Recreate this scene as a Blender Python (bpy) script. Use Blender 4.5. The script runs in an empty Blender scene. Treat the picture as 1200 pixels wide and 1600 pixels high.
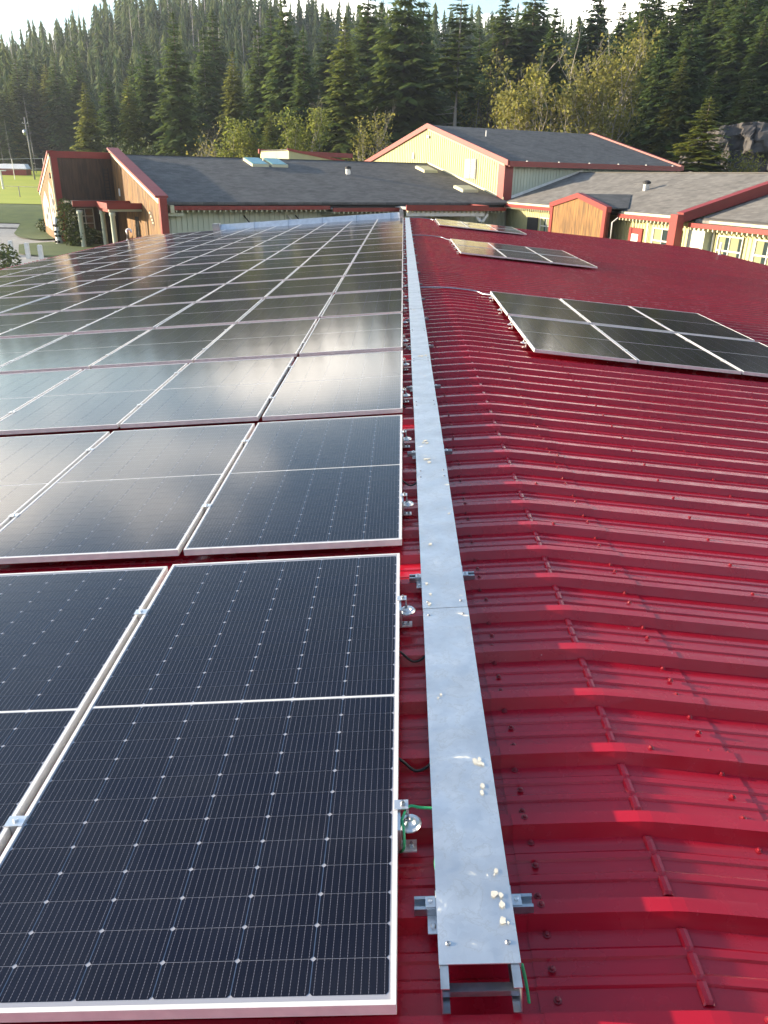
import bpy, math, random
from mathutils import Vector, Matrix
from math import sin, cos, pi, radians, atan2, hypot
random.seed(7)
scene = bpy.context.scene
col = scene.collection

# ------------------------------------------------------------------ camera
F_PX, PIT, YAW, ROLL = 1191.4, 0.4149, 0.01521, 0.01959
CAM = Vector((-0.78023, -1.13806, 1.79449))
fw = Vector((-sin(YAW)*cos(PIT), cos(YAW)*cos(PIT), -sin(PIT)))
rt = Vector((cos(YAW), sin(YAW), 0))
up = rt.cross(fw)
r2 = rt*cos(ROLL) + up*sin(ROLL)
u2 = up*cos(ROLL) - rt*sin(ROLL)
cd = bpy.data.cameras.new('camera')
cd.sensor_fit = 'HORIZONTAL'; cd.sensor_width = 36.0
cd.lens = 36.0*F_PX/1200.0
cd.clip_start = 0.05; cd.clip_end = 6000
cam = bpy.data.objects.new('camera', cd); col.objects.link(cam)
m = Matrix((r2, u2, -fw)).transposed().to_4x4(); m.translation = CAM
cam.matrix_world = m
scene.camera = cam

# ------------------------------------------------------------------ sky, sun, exposure
SUN_AZ, SUN_EL = radians(275), radians(11.5)
w = bpy.data.worlds.new('World'); scene.world = w; w.use_nodes = True
nt = w.node_tree; nt.nodes.clear()
def N(t, **k):
    n = nt.nodes.new(t)
    for a, b in k.items(): setattr(n, a, b)
    return n
out = N('ShaderNodeOutputWorld'); bg = N('ShaderNodeBackground'); bg.inputs[1].default_value = 0.13
sky = N('ShaderNodeTexSky', sky_type='NISHITA', sun_disc=False)
sky.sun_elevation = SUN_EL; sky.sun_rotation = SUN_AZ
sky.air_density = 1.0; sky.dust_density = 0.6; sky.ozone_density = 1.3
tc = N('ShaderNodeTexCoord'); sx = N('ShaderNodeSeparateXYZ')
nt.links.new(tc.outputs['Generated'], sx.inputs[0])
# clouds: a layer seen in perspective (direction / height)
mz = N('ShaderNodeMath', operation='MAXIMUM'); mz.inputs[1].default_value = 0.0
nt.links.new(sx.outputs['Z'], mz.inputs[0])
az_ = N('ShaderNodeMath', operation='ADD'); az_.inputs[1].default_value = 0.12
nt.links.new(mz.outputs[0], az_.inputs[0])
dv = N('ShaderNodeVectorMath', operation='DIVIDE')
cb = N('ShaderNodeCombineXYZ')
for i in range(3): nt.links.new(az_.outputs[0], cb.inputs[i])
nt.links.new(tc.outputs['Generated'], dv.inputs[0]); nt.links.new(cb.outputs[0], dv.inputs[1])
nz = N('ShaderNodeTexNoise'); nz.inputs['Scale'].default_value = 0.75; nz.inputs['Detail'].default_value = 7
nz.inputs['Roughness'].default_value = 0.58; nz.inputs['Distortion'].default_value = 0.35
mp = N('ShaderNodeMapping'); mp.inputs['Location'].default_value = (5.3, 0.4, 0.0); mp.inputs['Scale'].default_value = (1.0, 1.35, 0.0)
nt.links.new(dv.outputs[0], mp.inputs[0]); nt.links.new(mp.outputs[0], nz.inputs['Vector'])
cr = N('ShaderNodeMapRange'); cr.interpolation_type = 'SMOOTHSTEP'
cr.inputs['From Min'].default_value = 0.50; cr.inputs['From Max'].default_value = 0.62
# more cloud towards the horizon, open sky overhead
el = N('ShaderNodeMapRange'); el.inputs['From Min'].default_value = 0.24; el.inputs['From Max'].default_value = 0.47
el.inputs['To Min'].default_value = 0.060; el.inputs['To Max'].default_value = -0.20
nt.links.new(mz.outputs[0], el.inputs['Value'])
ad = N('ShaderNodeMath', operation='ADD'); nt.links.new(nz.outputs['Fac'], ad.inputs[0]); nt.links.new(el.outputs[0], ad.inputs[1])
nt.links.new(ad.outputs[0], cr.inputs['Value'])
mx = N('ShaderNodeMix', data_type='RGBA')
nt.links.new(cr.outputs[0], mx.inputs['Factor']); nt.links.new(sky.outputs[0], mx.inputs['A'])
mx.inputs['B'].default_value = (13.0, 12.0, 10.6, 1)
nt.links.new(mx.outputs['Result'], bg.inputs[0]); nt.links.new(bg.outputs[0], out.inputs[0])

sd = bpy.data.lights.new('sun', 'SUN'); sd.energy = 4.6; sd.angle = radians(0.6); sd.color = (1.0, 0.83, 0.60)
sun = bpy.data.objects.new('sun', sd); col.objects.link(sun)
sdir = Vector((sin(SUN_AZ)*cos(SUN_EL), cos(SUN_AZ)*cos(SUN_EL), sin(SUN_EL)))
sun.rotation_euler = sdir.to_track_quat('Z', 'Y').to_euler(); sun.location = sdir*100
vs = scene.view_settings
vs.view_transform = 'Standard'; vs.look = 'None'; vs.gamma = 1; vs.use_curve_mapping = False
vs.exposure = 1.65
try:
    scene.cycles.max_bounces = 6; scene.cycles.transparent_max_bounces = 6
except Exception: pass

# ------------------------------------------------------------------ materials
def mat(name, colr, rough=0.6, metal=0.0, noise=0.0, scale=5.0, colr2=None, bump=0.0, bscale=None, coords='Object', stretch=(1, 1, 1), ior=1.5, detail=5, spec=None, lo=0.35, hi=0.65):
    M_ = bpy.data.materials.new(name); M_.use_nodes = True
    t = M_.node_tree; b = t.nodes['Principled BSDF']
    b.inputs['Base Color'].default_value = (*colr, 1); b.inputs['Roughness'].default_value = rough
    b.inputs['Metallic'].default_value = metal; b.inputs['IOR'].default_value = ior
    if spec is not None: b.inputs['Specular IOR Level'].default_value = spec
    if colr2 or bump:
        tcn = t.nodes.new('ShaderNodeTexCoord'); mpn = t.nodes.new('ShaderNodeMapping')
        mpn.inputs['Scale'].default_value = stretch
        t.links.new(tcn.outputs[coords], mpn.inputs[0])
    if colr2:
        n = t.nodes.new('ShaderNodeTexNoise'); n.inputs['Scale'].default_value = scale; n.inputs['Detail'].default_value = detail
        t.links.new(mpn.outputs[0], n.inputs['Vector'])
        r = t.nodes.new('ShaderNodeMapRange'); r.inputs['From Min'].default_value = lo; r.inputs['From Max'].default_value = hi
        t.links.new(n.outputs['Fac'], r.inputs['Value'])
        x = t.nodes.new('ShaderNodeMix'); x.data_type = 'RGBA'
        x.inputs['A'].default_value = (*colr, 1); x.inputs['B'].default_value = (*colr2, 1)
        t.links.new(r.outputs[0], x.inputs['Factor']); t.links.new(x.outputs['Result'], b.inputs['Base Color'])
    if bump:
        n2 = t.nodes.new('ShaderNodeTexNoise'); n2.inputs['Scale'].default_value = bscale or scale; n2.inputs['Detail'].default_value = 4
        t.links.new(mpn.outputs[0], n2.inputs['Vector'])
        bp = t.nodes.new('ShaderNodeBump'); bp.inputs['Strength'].default_value = bump; bp.inputs['Distance'].default_value = 0.02
        t.links.new(n2.outputs['Fac'], bp.inputs['Height']); t.links.new(bp.outputs[0], b.inputs['Normal'])
    return M_

class G:  # tiny node-graph helper
    def __init__(s, mat_): s.t = mat_.node_tree; s.b = s.t.nodes['Principled BSDF']
    def n(s, ty, **k):
        o = s.t.nodes.new(ty)
        for a, b in k.items(): setattr(o, a, b)
        return o
    def m(s, op, a, b=None, c=None):
        o = s.n('ShaderNodeMath', operation=op)
        for i, v in enumerate((a, b, c)):
            if v is None: continue
            if hasattr(v, 'is_linked') or hasattr(v, 'links'): s.t.links.new(v, o.inputs[i])
            else: o.inputs[i].default_value = v
        return o.outputs[0]
    def mixc(s, f, a, b):
        o = s.n('ShaderNodeMix', data_type='RGBA')
        for k, v in (('Factor', f), ('A', a), ('B', b)):
            if hasattr(v, 'links'): s.t.links.new(v, o.inputs[k])
            elif k == 'Factor': o.inputs[k].default_value = v
            else: o.inputs[k].default_value = (*v, 1)
        return o.outputs['Result']

CW, CH = 0.1842, 0.0905          # half-cut solar cell
PX, PY = 0.1865, 0.0918          # cell pitch
def cell_mat(name, mode):
    """dark silicon under glass. mode: 'cell' one cell (object origin at its centre), 'string' a column of half cells"""
    M_ = bpy.data.materials.new(name); M_.use_nodes = True
    g = G(M_); t = g.t
    tcn = g.n('ShaderNodeTexCoord'); sp = g.n('ShaderNodeSeparateXYZ'); t.links.new(tcn.outputs['Object'], sp.inputs[0])
    X, Y = sp.outputs['X'], sp.outputs['Y']
    oi = g.n('ShaderNodeObjectInfo')
    # ten bus bars per cell
    fx = g.m('ABSOLUTE', g.m('SUBTRACT', g.m('FRACT', g.m('DIVIDE', X, CW/10)), 0.5))
    bus = g.m('LESS_THAN', fx, 0.030)
    yy = g.m('FRACT', g.m('MULTIPLY', Y, 1/0.0075))
    dots = g.m('ADD', g.m('MULTIPLY', g.m('GREATER_THAN', yy, 0.35), 0.75), 0.25)
    bus = g.m('MULTIPLY', bus, dots)
    tint = g.mixc(oi.outputs['Random'], (0.0032, 0.0030, 0.0100), (0.0042, 0.0036, 0.0085))
    c = g.mixc(g.m('MULTIPLY', bus, 0.45), tint, (0.38, 0.37, 0.44))
    if mode == 'string':
        fy = g.m('ABSOLUTE', g.m('SUBTRACT', g.m('FRACT', g.m('ADD', g.m('DIVIDE', Y, PY), 0.5)), 0.5))
        gap = g.m('LESS_THAN', fy, 0.010)
        c = g.mixc(g.m('MULTIPLY', gap, 0.5), c, (0.35, 0.35, 0.42))
    # faint dust film
    nz_ = g.n('ShaderNodeTexNoise'); nz_.inputs['Scale'].default_value = 3.0; nz_.inputs['Detail'].default_value = 6
    geo = g.n('ShaderNodeNewGeometry'); t.links.new(geo.outputs['Position'], nz_.inputs['Vector'])
    dust = g.n('ShaderNodeMapRange'); dust.inputs['From Min'].default_value = 0.45; dust.inputs['From Max'].default_value = 0.8
    dust.inputs['To Max'].default_value = 0.02
    t.links.new(nz_.outputs['Fac'], dust.inputs['Value'])
    c = g.mixc(dust.outputs[0], c, (0.30, 0.32, 0.36))
    t.links.new(c, g.b.inputs['Base Color'])
    g.b.inputs['Roughness'].default_value = 0.125; g.b.inputs['IOR'].default_value = 1.44
    n2 = g.n('ShaderNodeTexNoise'); n2.inputs['Scale'].default_value = 1.1; n2.inputs['Detail'].default_value = 2
    t.links.new(geo.outputs['Position'], n2.inputs['Vector'])
    bp = g.n('ShaderNodeBump'); bp.inputs['Strength'].default_value = 0.06; bp.inputs['Distance'].default_value = 0.02
    t.links.new(n2.outputs['Fac'], bp.inputs['Height']); t.links.new(bp.outputs[0], g.b.inputs['Normal'])
    return M_

def red_metal():
    M_ = mat('red_painted_steel', (0.42, 0.007, 0.023), 0.33, ior=1.5, colr2=(0.34, 0.006, 0.019), scale=1.7, coords='Object')
    g = G(M_); t = g.t
    geo = g.n('ShaderNodeNewGeometry')
    n2 = g.n('ShaderNodeTexNoise'); n2.inputs['Scale'].default_value = 2.2; n2.inputs['Detail'].default_value = 3
    t.links.new(geo.outputs['Position'], n2.inputs['Vector'])
    bp = g.n('ShaderNodeBump'); bp.inputs['Strength'].default_value = 0.10; bp.inputs['Distance'].default_value = 0.02
    t.links.new(n2.outputs['Fac'], bp.inputs['Height']); t.links.new(bp.outputs[0], g.b.inputs['Normal'])
    # water marks / dust vary the gloss, small pale specks
    n3 = g.n('ShaderNodeTexNoise'); n3.inputs['Scale'].default_value = 9; n3.inputs['Detail'].default_value = 6
    t.links.new(geo.outputs['Position'], n3.inputs['Vector'])
    rr = g.n('ShaderNodeMapRange'); rr.inputs['From Min'].default_value = 0.3; rr.inputs['From Max'].default_value = 0.7
    rr.inputs['To Min'].default_value = 0.17; rr.inputs['To Max'].default_value = 0.32
    t.links.new(n3.outputs['Fac'], rr.inputs['Value']); t.links.new(rr.outputs[0], g.b.inputs['Roughness'])
    vo = g.n('ShaderNodeTexVoronoi'); vo.inputs['Scale'].default_value = 7.5
    t.links.new(geo.outputs['Position'], vo.inputs['Vector'])
    sp = g.m('LESS_THAN', vo.outputs['Distance'], 0.028)
    old = g.b.inputs['Base Color'].links[0].from_socket
    c = g.mixc(g.m('MULTIPLY', sp, 0.7), old, (0.6, 0.42, 0.40))
    # dust and run-off streaks down the slope, and sheet to sheet differences
    mp_ = g.n('ShaderNodeMapping'); mp_.inputs['Scale'].default_value = (0.7, 14.0, 1.0); t.links.new(geo.outputs['Position'], mp_.inputs[0])
    n4 = g.n('ShaderNodeTexNoise'); n4.inputs['Scale'].default_value = 1.0; n4.inputs['Detail'].default_value = 6; n4.inputs['Roughness'].default_value = .65
    t.links.new(mp_.outputs[0], n4.inputs['Vector'])
    st = g.n('ShaderNodeMapRange'); st.inputs['From Min'].default_value = .52; st.inputs['From Max'].default_value = .75; st.inputs['To Max'].default_value = .22
    t.links.new(n4.outputs['Fac'], st.inputs['Value'])
    c = g.mixc(st.outputs[0], c, (0.40, 0.10, 0.11))
    oi = g.n('ShaderNodeObjectInfo'); hs = g.n('ShaderNodeHueSaturation'); t.links.new(c, hs.inputs['Color'])
    t.links.new(g.m('ADD', 0.88, g.m('MULTIPLY', oi.outputs['Random'], 0.24)), hs.inputs['Value'])
    t.links.new(hs.outputs[0], g.b.inputs['Base Color'])
    return M_

def galv():
    M_ = mat('galvanised_steel', (0.80, 0.82, 0.84), 0.36, 0.92, colr2=(0.66, 0.68, 0.70), scale=6)
    g = G(M_); t = g.t
    geo = g.n('ShaderNodeNewGeometry')
    vo = g.n('ShaderNodeTexVoronoi'); vo.inputs['Scale'].default_value = 55
    t.links.new(geo.outputs['Position'], vo.inputs['Vector'])
    n3 = g.n('ShaderNodeTexNoise'); n3.inputs['Scale'].default_value = 10; n3.inputs['Detail'].default_value = 7; n3.inputs['Distortion'].default_value = 0.5; n3.inputs['Roughness'].default_value = .6
    t.links.new(geo.outputs['Position'], n3.inputs['Vector'])
    # dried puddle rings and pale deposits
    ring = g.m('LESS_THAN', g.m('ABSOLUTE', g.m('SUBTRACT', n3.outputs['Fac'], 0.56)), 0.012)
    dep = g.n('ShaderNodeMapRange'); dep.inputs['From Min'].default_value = 0.655; dep.inputs['From Max'].default_value = 0.70
    t.links.new(n3.outputs['Fac'], dep.inputs['Value'])
    old = g.b.inputs['Base Color'].links[0].from_socket
    sw = g.n('ShaderNodeSeparateXYZ'); t.links.new(vo.outputs['Color'], sw.inputs[0])
    old = g.mixc(g.m('MULTIPLY', sw.outputs['X'], 0.30), old, (0.55, 0.57, 0.60))
    c = g.mixc(g.m('MULTIPLY', ring, 0.18), old, (0.42, 0.40, 0.34))
    c = g.mixc(g.m('MULTIPLY', dep.outputs[0], 0.8), c, (0.80, 0.77, 0.66))
    t.links.new(c, g.b.inputs['Base Color'])
    me = g.m('SUBTRACT', 0.92, g.m('MULTIPLY', dep.outputs[0], 0.7)); t.links.new(me, g.b.inputs['Metallic'])
    ro = g.m('ADD', 0.26, g.m('MULTIPLY', n3.outputs['Fac'], 0.3)); t.links.new(ro, g.b.inputs['Roughness'])
    return M_

def shingle_mat(name, c1, c2):
    M_ = bpy.data.materials.new(name); M_.use_nodes = True
    g = G(M_); t = g.t
    tcn = g.n('ShaderNodeTexCoord'); mpn = g.n('ShaderNodeMapping')
    t.links.new(tcn.outputs['UV'], mpn.inputs[0])
    br = g.n('ShaderNodeTexBrick'); br.inputs['Scale'].default_value = 1.0
    br.inputs['Brick Width'].default_value = 0.55; br.inputs['Row Height'].default_value = 0.30; br.inputs['Bias'].default_value = -.1; br.inputs['Mortar Size'].default_value = 0.012
    br.inputs['Color1'].default_value = (*c1, 1); br.inputs['Color2'].default_value = (*c2, 1)
    br.inputs['Mortar'].default_value = (c1[0]*.6, c1[1]*.6, c1[2]*.6, 1)
    t.links.new(mpn.outputs[0], br.inputs['Vector'])
    n = g.n('ShaderNodeTexNoise'); n.inputs['Scale'].default_value = 0.5; n.inputs['Detail'].default_value = 7; n.inputs['Roughness'].default_value = .7
    t.links.new(mpn.outputs[0], n.inputs['Vector'])
    f = g.n('ShaderNodeMapRange'); f.inputs['From Min'].default_value = .3; f.inputs['From Max'].default_value = .7; f.inputs['To Min'].default_value = .0; f.inputs['To Max'].default_value = .5
    t.links.new(n.outputs['Fac'], f.inputs['Value'])
    c = g.mixc(f.outputs[0], br.outputs['Color'], tuple(x*1.5 for x in c2))
    t.links.new(c, g.b.inputs['Base Color']); g.b.inputs['Roughness'].default_value = 0.9
    bp = g.n('ShaderNodeBump'); bp.inputs['Strength'].default_value = 0.5; bp.inputs['Distance'].default_value = 0.03
    t.links.new(br.outputs['Fac'], bp.inputs['Height']); bp.invert = True
    t.links.new(bp.outputs[0], g.b.inputs['Normal'])
    return M_

def foliage_mat(name, c1, c2, c3=None, trans=0.25, hue=0.35):
    M_ = bpy.data.materials.new(name); M_.use_nodes = True
    g = G(M_); t = g.t
    oi = g.n('ShaderNodeObjectInfo'); geo = g.n('ShaderNodeNewGeometry')
    n = g.n('ShaderNodeTexNoise'); n.inputs['Scale'].default_value = 0.35; n.inputs['Detail'].default_value = 4
    t.links.new(geo.outputs['Position'], n.inputs['Vector'])
    f = g.n('ShaderNodeMapRange'); f.inputs['From Min'].default_value = .35; f.inputs['From Max'].default_value = .65
    t.links.new(n.outputs['Fac'], f.inputs['Value'])
    c = g.mixc(f.outputs[0], c1, c2)
    if c3: c = g.mixc(g.m('MULTIPLY', oi.outputs['Random'], hue*2), c, c3)
    isl = geo.outputs['Random Per Island']
    hs = g.n('ShaderNodeHueSaturation'); t.links.new(c, hs.inputs['Color'])
    t.links.new(g.m('ADD', 0.65, g.m('MULTIPLY', isl, 0.7)), hs.inputs['Value'])
    t.links.new(hs.outputs[0], g.b.inputs['Base Color']); g.b.inputs['Roughness'].default_value = 0.65
    g.b.inputs['Specular IOR Level'].default_value = 0.25
    tr = g.n('ShaderNodeBsdfTranslucent'); h2 = g.n('ShaderNodeHueSaturation'); h2.inputs['Value'].default_value = 1.5; h2.inputs['Hue'].default_value = .485; t.links.new(hs.outputs[0], h2.inputs['Color']); t.links.new(h2.outputs[0], tr.inputs['Color'])
    ms = g.n('ShaderNodeMixShader'); ms.inputs[0].default_value = trans
    o = t.nodes['Material Output']
    t.links.new(g.b.outputs[0], ms.inputs[1]); t.links.new(tr.outputs[0], ms.inputs[2]); t.links.new(ms.outputs[0], o.inputs['Surface'])
    return M_

def wood_mat(name, c1, c2, c3):
    M_ = mat(name, c1, 0.75, colr2=c2, scale=2.2, stretch=(2.5, 2.5, 0.28), detail=7, lo=.44, hi=.58)
    g = G(M_); t = g.t
    oi = g.n('ShaderNodeObjectInfo'); geo = g.n('ShaderNodeNewGeometry')
    old = g.b.inputs['Base Color'].links[0].from_socket
    c = g.mixc(g.m('MULTIPLY', geo.outputs['Random Per Island'], 0.35), old, c3)
    c = g.mixc(g.m('MULTIPLY', oi.outputs['Random'], 0.25), c, c3)
    t.links.new(c, g.b.inputs['Base Color'])
    return M_

def glass_mat(name, colr, rough=0.04):
    return mat(name, colr, rough, 0.0, ior=1.5)

MT = dict(
    cell=cell_mat('solar_cell', 'cell'), string=cell_mat('solar_cell_string', 'string'),
    back=mat('white_backsheet', (0.30, 0.31, 0.36), 0.10, ior=1.46),
    alu=mat('anodised_aluminium', (0.74, 0.73, 0.72), 0.38, 0.12, colr2=(0.66, 0.65, 0.65), scale=20),
    clamp=mat('clamp_aluminium', (0.75, 0.76, 0.77), 0.28, 0.8),
    bolt=mat('bolt_steel', (0.35, 0.35, 0.36), 0.35, 0.9),
    red=red_metal(), galv=galv(),
    strut=mat('strut_steel', (0.52, 0.55, 0.58), 0.36, 0.9, colr2=(0.40, 0.43, 0.46), scale=30),
    screw=mat('red_screw', (0.20, 0.006, 0.014), 0.38),
    green=mat('green_wire', (0.02, 0.30, 0.12), 0.4), black=mat('black_cable', (0.012, 0.012, 0.013), 0.5),
    white=mat('white_paint', (0.78, 0.78, 0.76), 0.5, colr2=(0.66, 0.66, 0.63), scale=3),
    trim=mat('red_trim', (0.25, 0.026, 0.020), 0.5, colr2=(0.21, 0.022, 0.018), scale=1.2),
    cream=mat('cream_siding', (0.47, 0.46, 0.25), 0.7, colr2=(0.42, 0.41, 0.22), scale=1.0, stretch=(1, 1, .3)),
    sage=mat('sage_shade_siding', (0.50, 0.54, 0.44), 0.7, colr2=(0.45, 0.49, 0.40), scale=1.0, stretch=(1, 1, .3)),  # cream walls' shaded blue-green tone put into the colour; also green columns
    creamtrim=mat('cream_trim', (0.52, 0.50, 0.34), 0.6),
    shingle=shingle_mat('dark_shingles', (0.052, 0.051, 0.050), (0.112, 0.108, 0.104)),
    shingle2=shingle_mat('grey_shingles', (0.085, 0.080, 0.074), (0.175, 0.165, 0.152)),
    wood=wood_mat('cedar_planks', (0.23, 0.115, 0.034), (0.055, 0.028, 0.012), (0.27, 0.15, 0.045)),
    woodd=wood_mat('shaded_planks', (0.085, 0.050, 0.030), (0.05, 0.030, 0.020), (0.11, 0.066, 0.038)),  # plank colour darkened to carry the shade of the entrance recess
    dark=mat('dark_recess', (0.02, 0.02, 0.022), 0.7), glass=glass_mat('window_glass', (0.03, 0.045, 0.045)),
    blind=mat('window_blind', (0.26, 0.27, 0.16), 0.2), wframe=mat('window_frame', (0.55, 0.55, 0.52), 0.5), teal=glass_mat('skylight_glass', (0.12, 0.30, 0.30), 0.08),
    concrete=mat('concrete', (0.34, 0.34, 0.33), 0.85, colr2=(0.28, 0.28, 0.27), scale=2),
    asphalt=mat('asphalt', (0.085, 0.085, 0.09), 0.9, colr2=(0.12, 0.12, 0.12), scale=.6),
    grass=mat('field_grass', (0.30, 0.36, 0.012), 0.8, colr2=(0.37, 0.40, 0.016), scale=0.12, detail=8, stretch=(1, 2.5, 1), bump=.6, bscale=3),
    bank=mat('bank_grass', (0.05, 0.085, 0.015), 0.9, colr2=(0.075, 0.11, 0.02), scale=0.8, detail=8, bump=.6, bscale=4),
    soil=mat('forest_floor', (0.030, 0.036, 0.014), 0.95, colr2=(0.050, 0.045, 0.022), scale=0.15, detail=8, bump=1, bscale=.8),
    rock=mat('dark_rock', (0.040, 0.036, 0.036), 0.85, colr2=(0.10, 0.092, 0.088), scale=.35, detail=9, bump=1, bscale=1.5, stretch=(1, 1, .5)),
    bark=mat('bark', (0.16, 0.13, 0.10), 0.9, colr2=(0.09, 0.075, 0.06), scale=2, stretch=(1, 1, .3)),
    birch=mat('pale_bark', (0.36, 0.33, 0.28), 0.8, colr2=(0.22, 0.20, 0.17), scale=2),
    snag=mat('grey_snag', (0.30, 0.29, 0.27), 0.85, colr2=(0.2, 0.19, .18), scale=1.5),
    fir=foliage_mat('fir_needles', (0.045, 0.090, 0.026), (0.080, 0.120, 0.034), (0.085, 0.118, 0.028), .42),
    firlit=foliage_mat('sunlit_fir_needles', (0.105, 0.150, 0.034), (0.150, 0.178, 0.042), (0.15, 0.165, 0.04), .5),  # fir colour lightened and yellowed, sunlight put into the needles
    fard=foliage_mat('far_needles', (0.038, 0.078, 0.028), (0.095, 0.120, 0.036), None, .42),
    alder=foliage_mat('alder_leaves', (0.16, 0.16, 0.035), (0.20, 0.19, 0.050), (0.15, 0.17, 0.03), .5),
    bush=foliage_mat('bush_leaves', (0.11, 0.15, 0.025), (0.17, 0.18, 0.035), (0.12, 0.15, 0.03), .5),
    shrub=foliage_mat('dark_bush_leaves', (0.038, 0.062, 0.018), (0.060, 0.078, 0.024), None, .2),
)

# ------------------------------------------------------------------ mesh helpers
class MB:
    def __init__(s): s.v = []; s.f = []; s.uv = None
    def quad(s, a, b, c, d):
        i = len(s.v); s.v += [tuple(a), tuple(b), tuple(c), tuple(d)]; s.f.append((i, i+1, i+2, i+3)); return s
    def poly(s, pts):
        i = len(s.v); s.v += [tuple(p) for p in pts]; s.f.append(tuple(range(i, i+len(pts)))); return s
    def box(s, x0, x1, y0, y1, z0, z1):
        i = len(s.v)
        s.v += [(x, y, z) for z in (z0, z1) for (x, y) in ((x0, y0), (x1, y0), (x1, y1), (x0, y1))]
        s.f += [tuple(i+k for k in q) for q in ((0, 3, 2, 1), (4, 5, 6, 7), (0, 1, 5, 4), (1, 2, 6, 5), (2, 3, 7, 6), (3, 0, 4, 7))]
        return s
    def hexa(s, p):  # 8 points: 4 bottom then 4 top
        i = len(s.v); s.v += [tuple(q) for q in p]
        s.f += [tuple(i+k for k in q) for q in ((0, 3, 2, 1), (4, 5, 6, 7), (0, 1, 5, 4), (1, 2, 6, 5), (2, 3, 7, 6), (3, 0, 4, 7))]
        return s
    def prism(s, pts, d):  # polygon extruded by vector d
        n = len(pts); i = len(s.v); d = Vector(d)
        s.v += [tuple(p) for p in pts] + [tuple(Vector(p)+d) for p in pts]
        s.f.append(tuple(i+k for k in range(n))[::-1]); s.f.append(tuple(i+n+k for k in range(n)))
        for k in range(n):
            j = (k+1) % n; s.f.append((i+k, i+j, i+n+j, i+n+k))
        return s
    def bar(s, a, b, w, h, upv=(0, 0, 1)):
        a, b = Vector(a), Vector(b); d = (b-a).normalized(); upv = Vector(upv)
        sd_ = d.cross(upv).normalized()*(w/2); uu = sd_.cross(d).normalized()*(h/2)
        return s.hexa([a-sd_-uu, a+sd_-uu, b+sd_-uu, b-sd_-uu, a-sd_+uu, a+sd_+uu, b+sd_+uu, b-sd_+uu])
    def tube(s, path, r, n=6, caps=True):
        path = [Vector(p) for p in path]; k = len(path); i0 = len(s.v)
        rs = r if isinstance(r, (list, tuple)) else [r]*k
        ref = Vector((0, 0, 1))
        for j, p in enumerate(path):
            d = (path[min(j+1, k-1)]-path[max(j-1, 0)]).normalized()
            a = d.cross(ref)
            if a.length < 1e-3: a = d.cross(Vector((1, 0, 0)))
            a.normalize(); b = a.cross(d)
            for q in range(n):
                t = 2*pi*q/n; s.v.append(tuple(p+(a*cos(t)+b*sin(t))*rs[j]))
        for j in range(k-1):
            for q in range(n):
                q2 = (q+1) % n
                s.f.append((i0+j*n+q, i0+j*n+q2, i0+(j+1)*n+q2, i0+(j+1)*n+q))
        if caps:
            s.f.append(tuple(i0+q for q in range(n))[::-1]); s.f.append(tuple(i0+(k-1)*n+q for q in range(n)))
        return s
    def lathe(s, prof, n=12, c=(0, 0, 0)):
        i0 = len(s.v)
        for (r, z) in prof:
            for q in range(n):
                t = 2*pi*q/n; s.v.append((c[0]+r*cos(t), c[1]+r*sin(t), c[2]+z))
        for j in range(len(prof)-1):
            for q in range(n):
                q2 = (q+1) % n; s.f.append((i0+j*n+q, i0+j*n+q2, i0+(j+1)*n+q2, i0+(j+1)*n+q))
        s.f.append(tuple(i0+(len(prof)-1)*n+q for q in range(n)))
        return s
    def mesh(s, name, material, smooth=False):
        me = bpy.data.meshes.new(name); me.from_pydata(s.v, [], s.f)
        if s.uv:
            ul = me.uv_layers.new(name='UVMap'); fl = []
            for p in me.polygons:
                for vi in p.vertices: fl += s.uv(me.vertices[vi].co)
            ul.data.foreach_set('uv', fl)
        me.materials.append(MT[material] if isinstance(material, str) else material)
        if smooth: me.polygons.foreach_set('use_smooth', [True]*len(me.polygons))
        me.update(); return me
    def build(s, name, material, parent=None, smooth=False, kind=None):
        return obj(name, s.mesh(name, material, smooth), parent, kind=kind)

def obj(name, me, parent=None, loc=None, rot=None, scale=None, kind=None):
    o = bpy.data.objects.new(name, me); col.objects.link(o)
    if parent is not None: o.parent = parent
    if loc is not None: o.location = loc
    if rot is not None: o.rotation_euler = rot
    if scale is not None: o.scale = scale if isinstance(scale, (tuple, list)) else (scale,)*3
    if kind: o['kind'] = kind
    return o
def tag(o, label=None, cat=None, group=None, kind=None):
    if label: o['label'] = label
    if cat: o['category'] = cat
    if group: o['group'] = group
    if kind: o['kind'] = kind
    return o
def thing(name, label, cat, loc=(0, 0, 0), rot=(0, 0, 0), group=None):
    return tag(obj(name, None, None, loc, rot), label, cat, group)
ORD = ['', 'nearest', 'second', 'third', 'fourth', 'fifth', 'sixth', 'seventh', 'eighth', 'ninth', 'tenth', 'eleventh', 'twelfth', 'thirteenth', 'fourteenth', 'farthest']
ORDC = ['first', 'second', 'third', 'fourth', 'fifth', 'sixth', 'seventh', 'eighth', 'ninth', 'tenth']

# pixel ray -> world (used once to survey where far things stand)
def ray(u, v):
    a, b = u-600, v-800
    return (fw + r2*(a/F_PX) - u2*(b/F_PX))
def at_dist(u, dist):
    d = ray(u, 270); k = dist/hypot(d.x, d.y); return CAM.x+d.x*k, CAM.y+d.y*k
def z_at(u, v, dist):
    d = ray(u, v); return CAM.z + d.z*dist/hypot(d.x, d.y)
def at_z(u, v, z):
    d = ray(u, v); k = (z-CAM.z)/d.z; return CAM + d*k

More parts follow.
